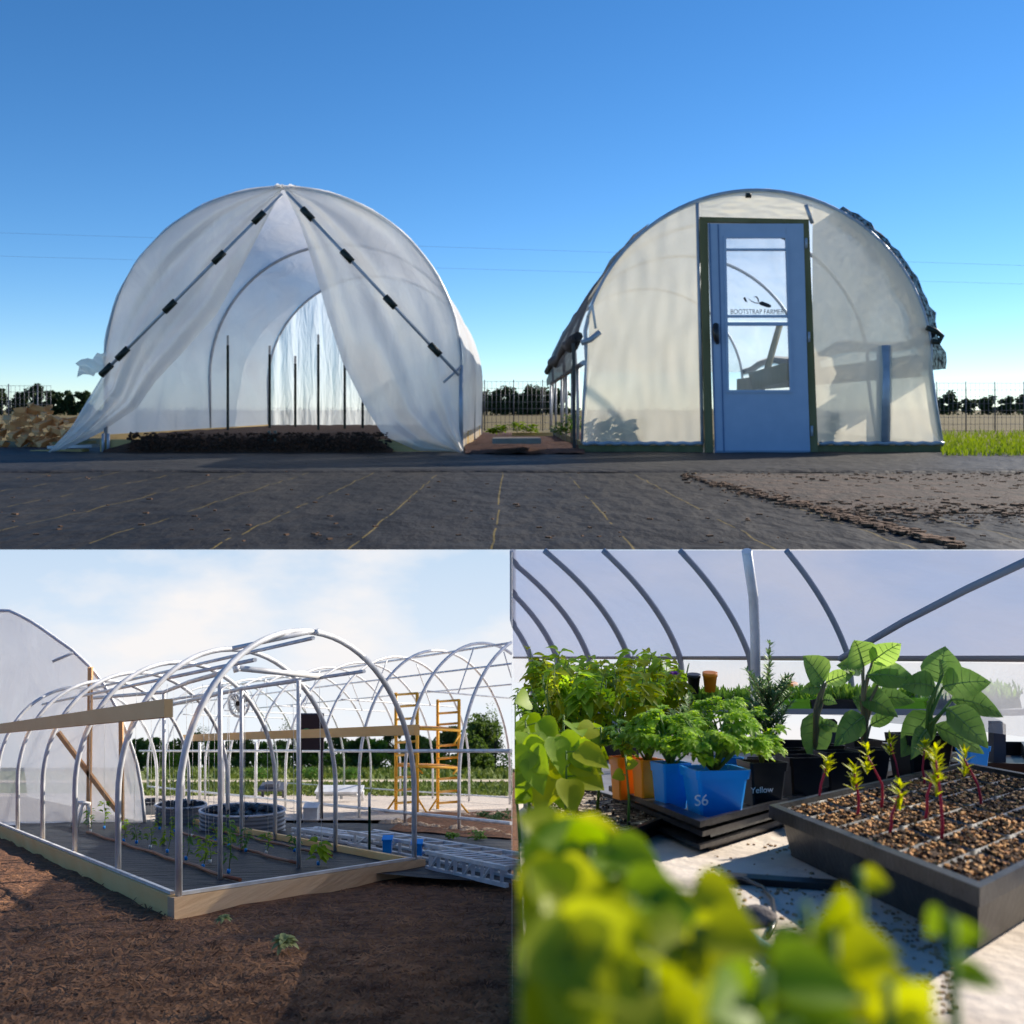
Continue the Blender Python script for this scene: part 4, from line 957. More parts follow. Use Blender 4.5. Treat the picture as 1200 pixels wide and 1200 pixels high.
# added film divider that shades and softens sun on the hoop yard (stands in the plane that holds the eye, so it is seen edge-on)
g = MB(); rows = []
for j in range(10):
    y = 1.9+(9.7-1.9)*j/9; rows.append([(0, y, (-KB*y-HB)*(1-k/6)+(-.139*y)*(k/6)) for k in range(7)])
g.grid(rows, False); part('added_sun_screen', g, film('added_screen_film', .24, .8, (.95,.96,.97), bscale=2), hs)

def tray(corners, h, rim, name, label, group=None, mt=dusty_plastic, cat='tray', inset=.03):
    """four-sided tapered tray; corners = top rim points (2D world) in order"""
    c = sum((Vector(q) for q in corners), Vector((0,0)))/4; z0 = h[0]; H = h[1]
    o = thing(name, label, cat, rz_(c.x, c.y, z0), group)
    T = [Vector(q) for q in corners]; B = [c+(q-c)*(1-inset) for q in T]; I = [c+(q-c)*.975 for q in T]; O = [c+(q-c)*1.025 for q in T]
    g = MB()
    for i in range(4):
        j = (i+1) % 4; g.poly([rz_(*B[i],z0), rz_(*B[j],z0), rz_(*I[j],z0+H-.004), rz_(*I[i],z0+H-.004)])
        g.poly([rz_(*B[i],z0+.003), rz_(*I[i],z0+H-.001), rz_(*I[j],z0+H-.001), rz_(*B[j],z0+.003)])
    g.poly([rz_(*q, z0+.002) for q in B]); part('body', g, mt, o)
    g = MB()
    for i in range(4):
        j = (i+1) % 4
        g.poly([rz_(*O[i],z0+H-rim), rz_(*O[j],z0+H-rim), rz_(*O[j],z0+H), rz_(*O[i],z0+H)]); g.poly([rz_(*O[i],z0+H), rz_(*O[j],z0+H), rz_(*I[j],z0+H), rz_(*I[i],z0+H)])
        g.poly([rz_(*I[i],z0+H), rz_(*I[j],z0+H), rz_(*I[j],z0+H-.01), rz_(*I[i],z0+H-.01)])
    part('rim', g, mt, o); return o, T, z0+H
# near seedling tray
A = gr(905,945,.283); A = Vector((.496,1.94)); Bc = Vector((1.20,2.72)); D = Vector((.575,1.26)); Cc = A+(Bc-A)+(D-A)
tr_, T, zt_ = tray([A, Bc, Cc, D], (.002,.098), .024, 'seedling_tray', 'large dusty black plug tray with red-stemmed seedlings', inset=.09)
ins = mat('plug_black', (.007,.008,.010), .55, (.018,.019,.022), 20, bump=.1, bscale=80)
g = MB(); NU, NV = 6, 6
def tuv(u, v, lift=0):
    q = A+(Bc-A)*u+(D-A)*v; return rz_(q.x, q.y, zt_-.008+lift)
N_ = 12
rows = []
for a in range(NU*N_+1):
    r = []
    for b in range(NV*N_+1):
        u = a/(NU*N_); v = b/(NV*N_); fu = (u*NU) % 1; fv = (v*NV) % 1; e = min(fu,1-fu,fv,1-fv)
        r.append(tuv(.025+.95*u, .025+.95*v, -.018*min(1, e/.11) + .001*noise.noise(Vector((u*9,v*9,0)))))
    rows.append(r)
g.grid(rows); part('plug_grid', g, ins, tr_)
sg = MB(); pl = MB(); rs = random.Random(4)
for a in range(NU):
    for b in range(NV):
        u = (a+.5)/NU; v = (b+.5)/NV; ctr = tuv(.025+.95*u, .025+.95*v, -.004); n = 14; ring = []
        for k in range(n):
            t = 2*math.pi*k/n; ring.append(tuv(.025+.95*(u+.46/NU*math.copysign(abs(math.cos(t))**.7, math.cos(t))), .025+.95*(v+.46/NV*math.copysign(abs(math.sin(t))**.7, math.sin(t))), -.008+rs.uniform(-.002,.001)))
        for k in range(n): sg.poly([ctr+Vector((0,0,.004)), ring[k], ring[(k+1) % n]])
        for k in range(210):
            uu = u+rs.uniform(-.43,.43)/NU; vv = v+rs.uniform(-.43,.43)/NV; s = rs.uniform(.002,.0055); (pl if rs.random() < .42 else sg).box(tuv(.025+.95*uu, .025+.95*vv, -.004+rs.uniform(0,.004)), (s*1.4,s,s), rs.random()*3, rs.random())
part('potting_soil', sg, soil, tr_); part('perlite', pl, mat('vermiculite', (.34,.13,.025), .8, (.62,.34,.11), 60), tr_, kind='stuff')
# seedlings with red stems
def seedling(u, v, h, lean, seed, lb):
    c = tuv(u, v, -.012); o = thing('red_stem_seedling', lb, 'seedling', c, 'red-stemmed seedlings in the plug tray'); rs = random.Random(seed); k = c.y/F
    top = c+Vector((lean*k, 0, h*k)); mid = c.lerp(top,.5)+Vector((-lean*k*.25+.004*rs.gauss(0,1),0,0)); g = MB(); g.tube([c, c.lerp(mid,.5)+Vector((.002,0,0)), mid, mid.lerp(top,.6), top], [.0028,.0026,.0024,.002,.0018], 6); part('stem', g, stem_red, o)
    g = MB()
    for q in range(30):
        a = rs.random()*6.28; z = rs.uniform(-.035,.012)*h/60; d = Vector((math.cos(a), math.sin(a), rs.uniform(.6,1.6))).normalized(); g.leaf(top+Vector((0,0,z)), d, rs.uniform(.015,.03), .0055, .1, prof=LEAF)
    part('foliage', g, leaf_lime, o)
def uv_of(px, row):
    # invert by search
    best = None
    for a in range(60):
        for b in range(60):
            p_ = tuv(a/59, b/59, -.012); q = (600+F*p_.x/p_.y, HOR-F*p_.z/p_.y); d = (q[0]-px)**2+(q[1]-row)**2
            if best is None or d < best[0]: best = (d, a/59, b/59)
    return best[1], best[2]
SD = [(956,937,50,14,'leftmost red-stemmed seedling, at the corner of the plug tray'),(1005,963,58,-2,'second red-stemmed seedling from the left, leaning left'),(1032,952,68,-16,'tall red-stemmed seedling with the fullest feathery top'),
      (1041,983,55,14,'red-stemmed seedling in the front row with a low pale top'),(1052,915,50,-10,'red-stemmed seedling at the back edge of the plug tray'),(1085,925,48,0,'short red-stemmed seedling behind the brightest one'),(1103,993,100,-6,'tallest red-stemmed seedling, before the right leaves'),
      (1085,968,70,14,'slanting red-stemmed seedling crossing behind the tallest one'),(1150,950,60,-20,'rightmost red-stemmed seedling, leaning left')]
for k, (px, row, h, lean, lb) in enumerate(SD):
    u, v = uv_of(px, row); seedling(u, v, h, lean, k, lb)
# faint scratches of writing on pots and tray
def writing(body, px, row, Y, hpx, mt, parent, sl=0, name='handwriting'):
    me = text_mesh(body, 1, name); k = Y/F; s = hpx*k/.7; c = at(px, row, Y)
    me.transform(Matrix.Translation(c-BASE[parent.name]) @ Matrix.Rotation(R(sl),4,'Z') @ Matrix.Rotation(R(90),4,'X') @ Matrix.Diagonal((s, s, s*.2, 1)))
    ob = bpy.data.objects.new(name, me); me.materials.append(mt); COL.objects.link(ob); ob.parent = parent; return ob
chalk = mat('chalk_marker', (.95,.95,.95), .8)
chalk_dim = mat('dim_chalk', (.09,.09,.09), .8)

# flat carrier trays under the pots (stacked)
K1 = Vector(gr(825,970,HR-.05).to_2d()); K0 = Vector(gr(720,928,HR-.05).to_2d()); K2 = K1+(Vector(gr(1120,888,HR-.05).to_2d())-K1)
K3 = K0+(K2-K1)
cen = (K1+K3)/2
def sc(q, s): return cen+(q-cen)*s
t1, _, _ = tray([K0,K3,K2,K1], (.048,.018), .012, 'carrier_tray', 'upper black carrier tray holding the orange, blue and black pots', 'stacked black carrier trays', black_plastic)
t2, _, _ = tray([sc(q,.985) for q in (K0,K3,K2,K1)], (.024,.02), .010, 'carrier_tray', 'middle black carrier tray of the stack under the pots', 'stacked black carrier trays', black_plastic)
t3, _, _ = tray([sc(q,1.0) for q in (K0,K3,K2,K1)], (.002,.018), .008, 'carrier_tray', 'lowest black carrier tray, resting on the bench', 'stacked black carrier trays', black_plastic)
kd = (K2-K1).normalized(); ke = (K0-K1).normalized()
def pot(px, row, w, h, mt, lb, grp, ang, lift=.052, soil_=True):
    """square tapered pot whose near bottom corner/edge centre sits at the pixel; w,h in px"""
    Y = (HR-lift)*F/(row-770); k = Y/F; c = at(px, row, Y); W_ = w*k; H_ = h*k; c = c + Vector((0, W_*.5, -KR*W_*.5)); c.x = (px-600)/F*c.y
    o = thing('pot', lb, 'pot', c, grp); g = MB()
    def sq(s, z): 
        M = Matrix.Rotation(ang, 3, 'Z'); ch = .12
        P_ = []
        for x, y in ((-1+ch,-1),(1-ch,-1),(1,-1+ch),(1,1-ch),(1-ch,1),(-1+ch,1),(-1,1-ch),(-1,-1+ch)):
            v_ = M @ Vector((x*s/2, y*s/2, 0)); P_.append(c+Vector((v_.x, v_.y, z-KR*v_.y)))
        return P_
    rings = [sq(W_*.74,0), sq(W_*.9,H_*.82)]
    def band(A_, B_): 
        for i in range(8): g.poly([A_[i], A_[(i+1) % 8], B_[(i+1) % 8], B_[i]])
    band(rings[0], rings[1]); g.poly(rings[0][::-1]); band(sq(W_*.86,H_*.8), sq(W_*.82,H_*.78)); part('body', g, mt, o)
    g = MB(); a, b, c_, d = sq(W_*.96,H_*.8), sq(W_,H_), sq(W_*.93,H_), sq(W_*.86,H_*.7); band(a, b); band(b, c_); band(c_, d); band(sq(W_*.9,H_*.8), a); part('rim', g, mt, o)
    g = MB(); P_ = sq(W_*.88, H_*.86); ctr = c+Vector((0,0,H_*.9)); [g.poly([P_[i], P_[(i+1) % 8], ctr]) for i in range(8)]; part('potting_soil', g, soil, o)
    o['_top'] = H_*.88; return o, c, W_, H_
ANG = math.atan2(kd.y, kd.x)*.35
pots = {}
CP = 'square pots standing on the carrier tray'
pots['o1'] = pot(732,938,30,50,orange_plastic,'leftmost orange square pot',CP,ANG)
pots['o2'] = pot(759,943,32,52,orange_plastic,'orange square pot beside the blue pots',CP,ANG)
pots['b1'] = pot(786,949,38,54,blue_plastic,'blue square pot next to the orange pots, without writing',CP,ANG)
pots['b2'] = pot(837,959,68,56,blue_plastic,'largest blue square pot, marked S6 in white',CP,ANG*.5)
pots['k1'] = pot(893,946,48,52,mat('pot_black', (.012,.012,.014), .3, (.028,.028,.03), 12),'black square pot marked Yellow beside the blue one',CP,ANG*.5)
pbk = bpy.data.materials['pot_black']
pots['k2'] = pot(938,938,46,50,pbk,'black square pot right of the pot marked Yellow',CP,ANG*.5)
pots['k3'] = pot(980,930,42,48,pbk,'third black square pot behind the plug tray',CP,ANG*.5)
pots['k4'] = pot(1018,925,40,46,pbk,'fourth black square pot behind the plug tray',CP,ANG*.5)
pots['k5'] = pot(1078,920,62,58,pbk,'largest black pot, under the right broad-leaved plant',CP,ANG*.5)
pots['r1'] = pot(930,913,34,34,pbk,'black pot in the back row left, under the rosemary',CP,ANG*.5)
pots['r2'] = pot(968,908,34,34,pbk,'black pot in the middle of the back row',CP,ANG*.5)
pots['r3'] = pot(1010,904,36,36,pbk,'black pot at the right of the back row',CP,ANG*.5)
pots['b3'] = pot(850,922,34,34,blue_plastic,'blue pot hidden behind the celery leaves',CP,ANG*.5)
pots['b4'] = pot(1140,905,30,30,blue_plastic,'blue pot at the right edge behind the plug tray',CP,ANG*.5)
def px_on(pt):  return 600+F*pt.x/pt.y, HOR-F*pt.z/pt.y
o, c, w_, h_ = pots['b2']
writing('S6', 822, 944, c.y-w_*.44-.012, 13, chalk, o, R(0)+math.degrees(ANG*.5))
o, c, w_, h_ = pots['k1']
writing('Yellow', 893, 929, c.y-w_*.46-.008, 7, chalk, o, math.degrees(ANG*.5))
# plants for the pots
leaf_celery = mat('leaf_celery', (.18,.34,.03), .5, (.33,.50,.06), 18, trans=.5)
def celery(c, H, spread, n, seed, lb, mt=leaf_celery, name='celery_plant', L=.03):
    o = thing(name, lb, 'plant', c, 'leafy herbs in the pots'); rs = random.Random(seed); st = MB(); fo = MB()
    for k in range(n):
        a = rs.random()*6.28; s = rs.uniform(.2,1)*spread; top = c+Vector((math.cos(a)*s, math.sin(a)*s*.6, H*rs.uniform(.45,1)*(1-.4*s/spread*.5))); mid = c.lerp(top,.5)+Vector((0,0,H*.12)); st.tube([c, mid, top], [.003,.0025,.0015], 5)
        for q in range(5):
            b = a+(q-2)*.75+rs.gauss(0,.2); d = Vector((math.cos(b), math.sin(b), rs.uniform(-.1,.5))); P_ = top - Vector((0,0,.004*q)) + d*.006
            for e in (-.5,0,.5):
                d2 = Vector((math.cos(b+e), math.sin(b+e), d.z)); fo.leaf(P_, d2, L*rs.uniform(.8,1.2), L*.62, .35, .2, prof=LOBE, wav=.05)
    part('stem', st, stem_green, o); part('foliage', fo, mt, o); return o
def topc(k): o, c, w_, h_ = pots[k]; return c+Vector((0,0,h_*.88))
celery(topc('b2'), .13, .13, 30, 1, 'bright celery-like herb spilling over the pot marked S6')
celery(topc('b1'), .13, .09, 22, 2, 'bright herb rising from the plain blue pot')
celery(topc('o2'), .13, .07, 16, 3, 'herb growing in the orange pot beside the blue ones')
celery(topc('o1'), .11, .04, 9, 4, 'herb growing in the leftmost orange pot', leaf_mid)
celery(topc('b3'), .17, .12, 26, 5, 'taller bright herb behind the pot marked S6')
celery(topc('k1'), .10, .05, 8, 6, 'small herb in the pot marked Yellow')
def rosemary(c, H, n, seed, lb, wd=1.0):
    o = thing('rosemary_plant', lb, 'plant', c, 'rosemary plants'); rs = random.Random(seed); st = MB(); fo = MB()
    br = [(c, c+Vector((.004,0,H)))]
    for k in range(n):
        z = H*rs.uniform(.05,.55); a = rs.random()*6.28; b = c+Vector((0,0,z)); br.append((b, b+Vector((math.cos(a)*H*.24*wd, math.sin(a)*H*.15, H*rs.uniform(.18,.34)))))
    for a_, b_ in br:
        st.tube([a_, b_], [.003,.0012], 5); Ln = (b_-a_).length
        for q in range(int(Ln/.0016)):
            t = rs.random()*.98+.02; P_ = a_.lerp(b_, t); a = rs.random()*6.28; d = Vector((math.cos(a), math.sin(a), rs.uniform(.3,1.3))).normalized(); fo.leaf(P_, d, rs.uniform(.022,.042)*(1.1-.5*t), .0058, .1, .1, prof=NEEDLE)
    part('stem', st, stem_brown, o); part('foliage', fo, mat('rosemary_leaf', (.10,.19,.06), .5, (.2,.32,.13), 30, trans=.25) if 'rosemary_leaf' not in bpy.data.materials else bpy.data.materials['rosemary_leaf'], o)
rc = topc('r1'); rc.x = (900-600)/F*rc.y
rosemary(rc, .30, 26, 1, 'tall upright rosemary in the centre of the bench', .9)
rc2 = at(806, 885, 2.9); rosemary(rc2, .17, 12, 6, 'low rosemary behind the celery and orange pots', 1.3)
leaf_egg = mat('leaf_eggplant', (.12,.24,.05), .55, (.27,.42,.11), 14, trans=.5, bump=.1, bscale=50)
def broad(c, pts, lb, seed, L0=.1):
    """plant with large leaves: pts = (px,row of leaf base, direction dx, dz, length px, width px)"""
    o = thing('broad_leaf_plant', lb, 'plant', c, 'broad-leaved plants on the bench'); st = MB(); vn = MB(); rs = random.Random(seed); k = c.y/F; mid = None
    for q, (px, row, dx, dz, L_, w_) in enumerate(pts):
        Yq = c.y+rs.uniform(-.05,.05); P_ = at(px, row, Yq); m_ = Vector((c.x+(P_.x-c.x)*.25, c.y, c.z+(P_.z-c.z)*.6)); st.tube([c, m_, P_], [.0065,.005,.003], 6)
        fo = MB(); d = Vector((dx, rs.uniform(-.7,-.1), dz)).normalized(); upv = Vector((rs.uniform(-.3,.3), -1.0, .55))
        fo.leaf(P_, d, L_*k*.95, w_*k*.85, rs.uniform(.05,.4), rs.uniform(.1,.3), prof=[(0,.1),(.08,.45),(.22,.88),(.4,1),(.55,.93),(.7,.74),(.85,.42),(.95,.16),(1,.02)], up=upv, wav=.012); part('leaf', fo, leaf_egg, o)
        cv = [Vector(v_) for v_ in fo.v]; rib = cv[1::3]; off = Vector((0,-.0012,.001)); vn.tube([p_+off for p_ in rib], [.0022-.0018*i_/8 for i_ in range(9)], 5)
        for i_ in range(1, 7):
            for e_ in (0, 2):
                E_ = cv[min(8,i_+1)*3+e_]; vn.tube([rib[i_]+off, rib[i_].lerp(E_,.5)+off, rib[i_].lerp(E_,.92)+off], [.0009,.0007,.0003], 4)
    part('leaf_veins', vn, mat('vein_pale', (.3,.42,.16), .6, trans=.3) if 'vein_pale' not in bpy.data.materials else bpy.data.materials['vein_pale'], o)
    part('stem', st, stem_brown if seed % 2 else stem_green, o)
broad(at(955,880,2.75), [(965,800,-.5,.75,52,44),(968,800,.6,.4,40,22),(955,835,-.2,-1,58,46),(960,850,.6,.3,34,18),(962,805,-.9,.1,30,18),(965,820,.3,.2,25,16)], 'left broad-leaved plant, with a leaf hanging over its black pot', 1)
broad(at(1012,875,2.7), [(1012,781,-.35,1,58,50),(1022,776,.6,.9,52,34),(1010,786,-.9,.5,46,28),(1016,791,.75,.15,60,40),(1008,815,.7,-.1,48,36),(1012,840,-.8,-.4,44,36),(1025,820,.9,.3,50,28),(1020,850,.7,.5,38,20),(1012,830,-.5,.6,36,24),(1030,800,.3,.7,44,34)], 'middle broad-leaved plant, the fullest and tallest of the three', 3)
broad(at(1085,885,2.6), [(1100,800,.1,1,52,56),(1095,805,-.9,.35,56,36),(1105,805,.9,.5,60,44),(1090,835,-.5,-.5,58,46),(1110,830,.6,-.5,56,44),(1095,850,.9,-.35,60,34),(1085,855,-.7,-.3,40,26),(1105,790,-.2,.9,30,14),(1115,820,1,.1,60,40)], 'right broad-leaved plant in the largest black pot', 2)
# dark stem tray under them behind
t4, _, _ = tray([Vector(gr(880,905).to_2d()), Vector(gr(905,882).to_2d()), Vector(gr(1200,885).to_2d()), Vector(gr(1220,915).to_2d())], (.002,.05), .012, 'carrier_tray', 'long black carrier tray behind the pots, under the broad-leaved plants', None, black_plastic)

# bean seedlings at left, progressively nearer
def bean(px, base_row, Y, top_row, nl, L, seed, lb, mt=leaf_bright, spread=30, grp='tall bean seedlings at the left of the bench', basez=None):
    c = at(px, base_row, Y); rs = random.Random(seed); k = Y/F; o = thing('bean_seedling', lb, 'seedling', c, grp); st = MB(); fo = MB(); h = (base_row-top_row)*k
    top = c+Vector((rs.uniform(-6,6)*k, 0, h)); st.tube([c, c.lerp(top,.5)+Vector((rs.uniform(-3,3)*k,0,0)), top], [.0034*Y/2.2+.0006,.003*Y/2.2,.002*Y/2.2], 6)
    for q in range(nl):
        a = rs.random()*6.28; z = h*rs.uniform(.55,1.03); s = spread*k*rs.uniform(.2,1); B_ = c.lerp(top, min(1,z/h)); e = B_+Vector((math.cos(a)*s, math.sin(a)*s*.7, rs.uniform(0,.3)*s)); e.x = max(e.x, .012*Y+.01); st.tube([B_, e], .0012*Y/2, 5)
        d = Vector((math.cos(a)*.8, -.35+.3*math.sin(a), rs.uniform(-1.0,.2))); fo.leaf(e, d, L*k*rs.uniform(.75,1.15), L*k*.9, .15, .12, prof=HEART, up=(rs.uniform(-.5,.5),-.8,.7), wav=.02)
    # keep every leaf on this side of the added film screen
    fo.v = [(max(x, .004+.001*y), y, z) for x, y, z in fo.v]; st.v = [(max(x, .004+.001*y), y, z) for x, y, z in st.v]
    part('stem', st, stem_green, o); part('foliage', fo, mt, o); return o
BL = [(700,950,2.35,852,2,30,16,0),(620,960,2.3,845,7,34,34,0),(655,950,2.4,838,8,34,34,0),(676,955,2.3,870,6,34,22,0),(610,1000,2.1,880,8,38,32,0),(640,985,2.15,868,8,38,36,0),(660,990,2.1,880,7,38,26,1),(606,940,2.7,820,6,30,28,0),(736,985,2.15,885,2,18,6,1)]
WL = ['rightmost tall bean seedling with two round leaves','bean seedling at the far left, behind the lowest leaves','bean seedling behind the middle of the left group','bean seedling with hanging heart leaves left of the rightmost one','lowest bean seedling at the left edge','bean seedling before the middle of the left group','bean seedling nearest the small black plug tray','pale bean seedling at the back of the left group','single thin bean stem before the orange pots']
for k, (px, br_, Y, tp, nl, L_, sp, mm) in enumerate(BL): bean(px, br_, Y, tp, nl, L_, k, WL[k], leaf_lime if mm or k % 3 == 0 else leaf_bright, sp)
# small plug tray under them
q0 = [Vector(gr(612,960).to_2d()), Vector(gr(655,930).to_2d()), Vector(gr(790,972).to_2d()), Vector(gr(700,1010).to_2d())]
q0[0].x = max(q0[0].x, .03); t5, T5, z5 = tray(q0, (.002,.035), .01, 'plug_tray', 'small black plug tray under the tall bean seedlings', None, dusty_plastic)
g = MB(); cq = sum(q0, Vector((0,0)))/4; g.poly([rz_(*(cq+(q-cq)*.97), z5-.008) for q in q0])
for k in range(260):
    a, b = rs.random(), rs.random(); q = (q0[0].lerp(q0[1], a)).lerp(q0[3].lerp(q0[2], a), b); s = rs.uniform(.002,.006); g.box(rz_(*q, z5-.004), (s,s,s), rs.random()*3)
part('potting_soil', g, mat('soil_perlite', (.04,.025,.015), .9, (.5,.42,.32), 60, ramp=(.5,.62)), t5)

# blurred plants right before the lens: tall shoots standing on the bench
def near_plant(px, row_top, Y, nl, L, seed, lb, mt=leaf_lime, spread=60):
    c = rz_((px-600)/F*Y, Y); rs = random.Random(seed); k = Y/F; top = at(px, row_top, Y); o = thing('leafy_shoot', lb, 'plant', c, 'tall leafy shoots nearest the viewer'); st = MB(); fo = MB()
    st.tube([c, c.lerp(top,.6)+Vector((.004,0,0)), top], [.003,.0022,.0015], 6)
    for q in range(nl):
        a = rs.random()*6.28; z = rs.random()**1.2*150*k; B_ = top-Vector((0,0,z)); e = B_+Vector((math.cos(a)*spread*k*rs.random(), math.sin(a)*spread*k*.5, 0)); e.x = max(e.x, .02*Y+L*k*.45)
        d = Vector((math.cos(a), -.5+.4*math.sin(a), rs.uniform(-.6,.5))); fo.leaf(e, d, L*k*rs.uniform(.7,1.2), L*k*.85, .2, .15, prof=HEART, up=(rs.uniform(-.4,.4),-.7,.8))
        st.tube([B_, e], .0008, 4)
    fo.v = [(max(x, .002), y, z) for x, y, z in fo.v]
    part('stem', st, stem_green, o); part('foliage', fo, mt, o)
NPL = [(612,955,.5,12,50,'leafy shoot at the left edge just below the bean seedlings'),(650,975,.45,14,60,'leafy shoot left of the dark gap'),(620,1020,.36,16,78,'large blurred leafy shoot at the lower left corner'),(690,990,.42,14,64,'blurred leafy shoot before the small plug tray'),(725,1005,.42,10,56,'blurred leafy shoot left of the stacked trays'),
       (665,1060,.3,16,88,'biggest blurred leafy shoot at the bottom of the bench'),(740,1050,.32,14,80,'blurred leafy shoot in the bottom middle'),(785,1035,.36,10,60,'blurred leafy shoot before the stacked trays'),(815,1085,.3,14,80,'blurred leafy shoot at the bottom right of the leafy mass'),(945,1060,.3,6,60,'small blurred leafy shoot before the plug tray'),(975,1090,.28,12,78,'blurred leafy shoot below the plug tray'),(1008,1020,.36,2,38,'single blurred leaf before the plug tray side'),(1115,1075,.3,3,40,'thin blurred shoot at the lower right'),(610,1110,.26,14,100,'lowest blurred leafy shoot at the left corner'),(760,1120,.26,14,100,'lowest blurred leafy shoot in the middle'),(895,1140,.26,10,90,'lowest blurred leafy shoot right of the middle'),(1040,1150,.26,8,80,'lowest blurred leafy shoot at the right')]
for k, (px, rt, Y, nl, L_, lb) in enumerate(NPL): near_plant(px, rt, Y, nl, L_, k+20, lb, leaf_lime if k % 3 else leaf_bright, 44 if nl > 6 else 14)

# back rows of peppers, their pots and trays
def pepper(c, H, n, seed, lb, L=.05, mt=leaf_bright):
    o = thing('pepper_plant', lb, 'plant', c, 'bright seedlings in the back rows'); rs = random.Random(seed); st = MB(); fo = MB()
    for b in range(3):
        a = rs.random()*6.28; top = c+Vector((math.cos(a)*H*.22, math.sin(a)*H*.2, H*rs.uniform(.7,1))); st.tube([c, c.lerp(top,.5), top], [.004,.003,.002], 5)
        for q in range(n//3):
            t = rs.uniform(.4,1.02); B_ = c.lerp(top, t); a2 = rs.random()*6.28; d = Vector((math.cos(a2), math.sin(a2), rs.uniform(-.3,.5))); fo.leaf(B_+d*.01, d, L*rs.uniform(.7,1.2), L*.55, .4)
    fo.v = [(max(x, .004), y, z) for x, y, z in fo.v]
    part('stem', st, stem_green, o); part('foliage', fo, mt, o); return o
PRG = []
protos = [pepper(Vector((0,0,0)), .34, 54, 90+q, 'x', .075, leaf_celery if q != 1 else leaf_lime) for q in range(3)]
first = [True]*3; kk = 0
for rowi, (row, hh, x0, x1, n) in enumerate(((888,1.0,618,745,8),(872,1.05,612,800,13),(858,1.1,610,800,15),(846,1.15,608,790,16))):
    for i in range(n):
        px = x0+(x1-x0)*(i+.5)/n + rnd.uniform(-3,3); c = gr(px, row); c.y = min(c.y, 6.2) ; c = at(px, row, c.y); pi = kk % 3
        lb = 'bright seedling %s from the left in the %s row at the back of the bench' % (ORD[i], ('first','second','third','fourth')[rowi])
        if first[pi]:
            o = protos[pi]; o.location = c; o.rotation_euler = (0,0,rnd.random()*.6); o.scale = (hh,)*3; o['label'] = lb; first[pi] = False
        else: o = dup(protos[pi], c, rnd.random()*6, hh*rnd.uniform(.85,1.1), lb)
        o['group'] = 'bright seedlings, %s back row' % ('first','second','third','fourth')[rowi]; kk += 1
        if c.x < .12*1: o.scale = (hh*.6,)*3
bk = []
for k, (a, b, c_, d, lb) in enumerate((((640,892),(655,868),(752,868),(750,892),'black nursery tray holding the first back row of seedlings'),((606,880),(615,852),(640,852),(636,880),'black nursery tray at the left edge of the back rows'))):
    tray([Vector(gr(*q).to_2d()) for q in (a,b,c_,d)], (.002,.09), .015, 'nursery_tray', lb, 'black nursery trays at the back', dusty_plastic)
rs = random.Random(77)
for k, px in enumerate((700,722,742,760,778)):
    g = MB(); c = gr(px, 880-k*2); c += Vector((0,0,.03)); g.box(c+Vector((0,0,.06)), (.03,.008,.14)); g.box(c+Vector((0,-.002,.125)), (.034,.01,.02)); single('plant_tag', g, white_plastic, 'white plant tag among the back seedlings, %s from the left' % words[k], 'plant tag', 'white plant tags')
# rear shelf with small trays
sh = thing('rear_shelf', 'narrow grey shelf along the plastic wall behind the bench', 'shelf', at(950,900,3.95))
g = MB(); a = at(830,829,4.75); b = at(1240,829,3.35); n_ = Vector((-.22,-.14,0))
g.prism([a, b, b+n_+Vector((0,0,-KR*n_.y)), a+n_+Vector((0,0,-KR*n_.y))], (0,0,-.02)); part('shelf_board', g, mat('shelf_grey', (.33,.34,.38), .7), sh)
for t in (.08,.5,.92):
    g = MB(); P_ = a.lerp(b,t)+n_*.5+Vector((0,0,-.03)); g.bar(P_, P_+Vector((0,0,-.8)), .04, .04); part('leg', g, galv_dark, sh)
lime = mat('lime_plastic', (.28,.62,.02), .4); rowg = mat('micro_green', (.14,.3,.05), .6, (.25,.42,.07), 20, trans=.3)
for k, (t, col, w2, lb) in enumerate(((.08,black_plastic,.2,'black tray of tiny seedlings at the left end of the rear shelf'),(.24,lime,.2,'lime green tray left of centre on the rear shelf'),(.40,lime,.28,'lime green tray behind the broad-leaved plants'),(.56,black_plastic,.25,'black tray of tiny seedlings in the middle of the rear shelf'),(.72,lime,.24,'lime green tray on the rear shelf behind the right plant'),(.88,black_plastic,.22,'black tray at the right end of the rear shelf'))):
    c = a.lerp(b, t)+n_*.5+Vector((0,.01,.002)); o = thing('small_tray', lb, 'tray', c, 'small trays along the rear shelf'); d = (b-a).normalized()
    g = MB(); g.bar(c-d*w2/2+Vector((0,0,.025)), c+d*w2/2+Vector((0,0,.025)), .15, .05); part('body', g, col, o)
    g = MB(); g.bar(c-d*(w2/2+.006)+Vector((0,0,.053)), c+d*(w2/2+.006)+Vector((0,0,.053)), .16, .008); part('rim', g, col, o)
    g = MB()
    for q in range(260):
        P_ = c+d*rs.uniform(-.5,.5)*w2+Vector((rs.uniform(-.06,.06),rs.uniform(-.05,.05),.055)); g.leaf(P_, (rs.gauss(0,.3),rs.gauss(0,.3),1), rs.uniform(.03,.06), .012, .1)
    part('sprouts', g, rowg, o, kind='stuff')
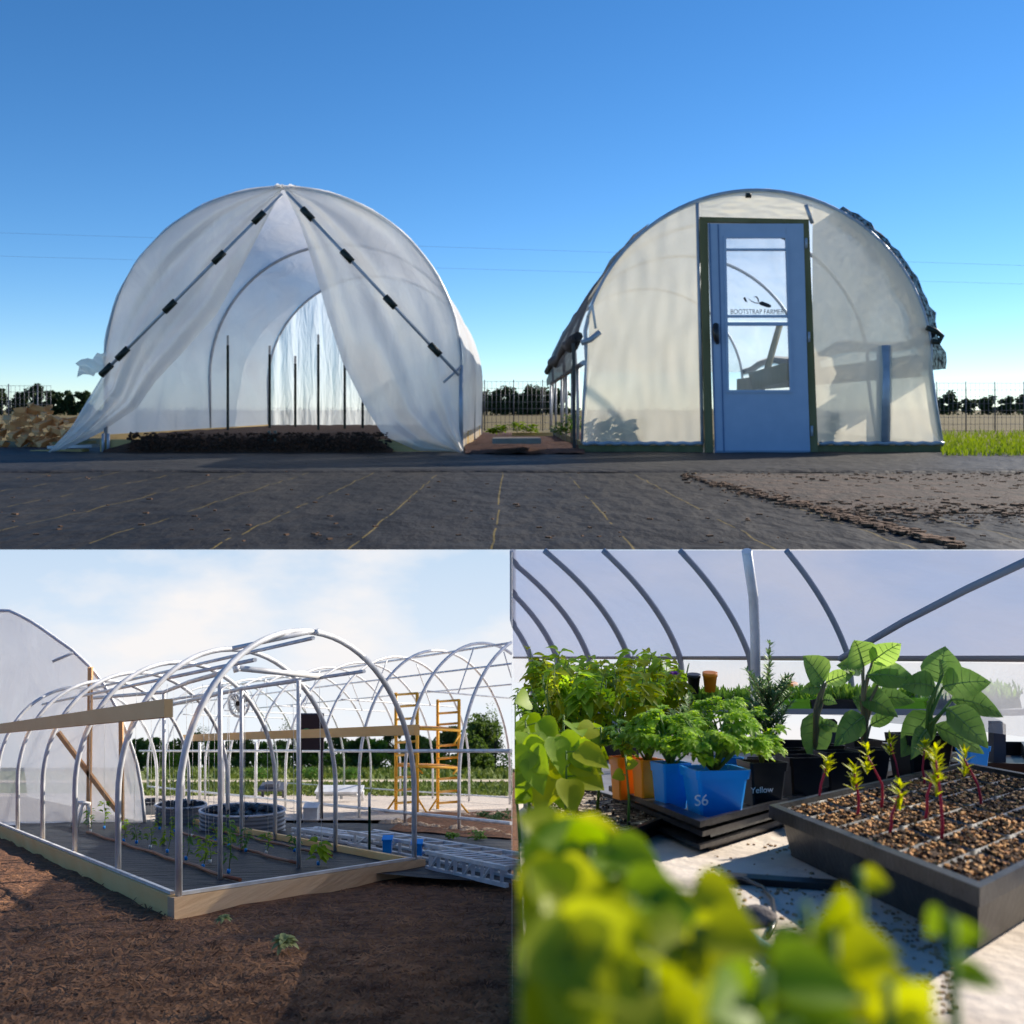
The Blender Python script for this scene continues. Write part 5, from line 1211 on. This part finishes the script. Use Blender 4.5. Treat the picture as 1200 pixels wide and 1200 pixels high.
for px, row, w_, col, lb in ((832,800,18,orange_plastic,'orange pot on the rear shelf left of the rosemary'),(928,812,14,orange_plastic,'small orange pot behind the rosemary'),(813,802,16,black_plastic,'black pot beside the orange pot on the rear shelf')):
    g = MB(); Y = 4.5; k = Y/F; c = at(px, row+10, Y); g.lathe(c, [(w_*k*.35,0),(w_*k*.46,18*k),(w_*k*.5,18*k),(w_*k*.5,22*k),(w_*k*.4,22*k)], 16); single('small_pot', g, col, lb, 'pot')
# loose things on the bench: black cable, blue strap, purple flower, label
g = MB(); g.tube([gr(842,1035)+Vector((0,0,.008)), gr(870,1038)+Vector((0,0,.012)), gr(895,1045)+Vector((0,0,.006)), gr(905,1062)+Vector((0,0,.01)), gr(908,1085)+Vector((0,0,.006)), gr(900,1100)+Vector((0,0,.004))], .0035, 6)
single('black_cable', g, black_plastic, 'thin black cable bending over the dusty bench', 'cable')
g = MB(); g.bar(gr(845,1034)+Vector((0,0,.008)), gr(985,1044)+Vector((0,0,.008)), .018, .012); single('black_pipe', g, dusty_plastic, 'dusty black pipe lying on the bench before the plug tray', 'pipe')
g = MB(); g.tube([gr(830,1068)+Vector((0,0,.005)), gr(870,1095)+Vector((0,0,.005)), gr(912,1130)+Vector((0,0,.005)), gr(950,1190)+Vector((0,0,.005))], .009, 8); single('blue_tube', g, mat('faded_blue', (.1,.25,.36), .5, (.16,.32,.42), 12), 'faded blue tube lying across the front of the bench', 'tube')
g = MB(); c = gr(886,1083); g.lathe(c, [(.02,0),(.024,.012),(.015,.022),(.006,.026)], 10, 1.3, .8); single('soil_clod', g, mat('grey_clod', (.1,.09,.09), .95, (.2,.18,.17), 60, bump=.6), 'dark grey clod inside the bend of the black cable', 'clod')
for px, row, Y, lb in ((855,861,2.6,'small purple flower between the celery leaves'),(790,792,4.3,'purple flower among the back seedlings')):
    c = at(px, row, Y); o = thing('flower', lb, 'flower', c); g = MB()
    for q in range(6): a_ = q*1.05; g.leaf(c+Vector((0,0,.005)), (math.cos(a_), math.sin(a_)-.4, .5), .016*Y/2.6, .012*Y/2.6, .2)
    part('petals', g, mat('purple_petal', (.3,.05,.32), .6) if 'purple_petal' not in bpy.data.materials else bpy.data.materials['purple_petal'], o)
    g = MB(); g.tube([c-Vector((0,0,.08)), c+Vector((0,0,.004))], .0015, 5); part('stem', g, stem_green, o)
for o in list(COL.objects):
    if '_top' in o.keys(): del o['_top']
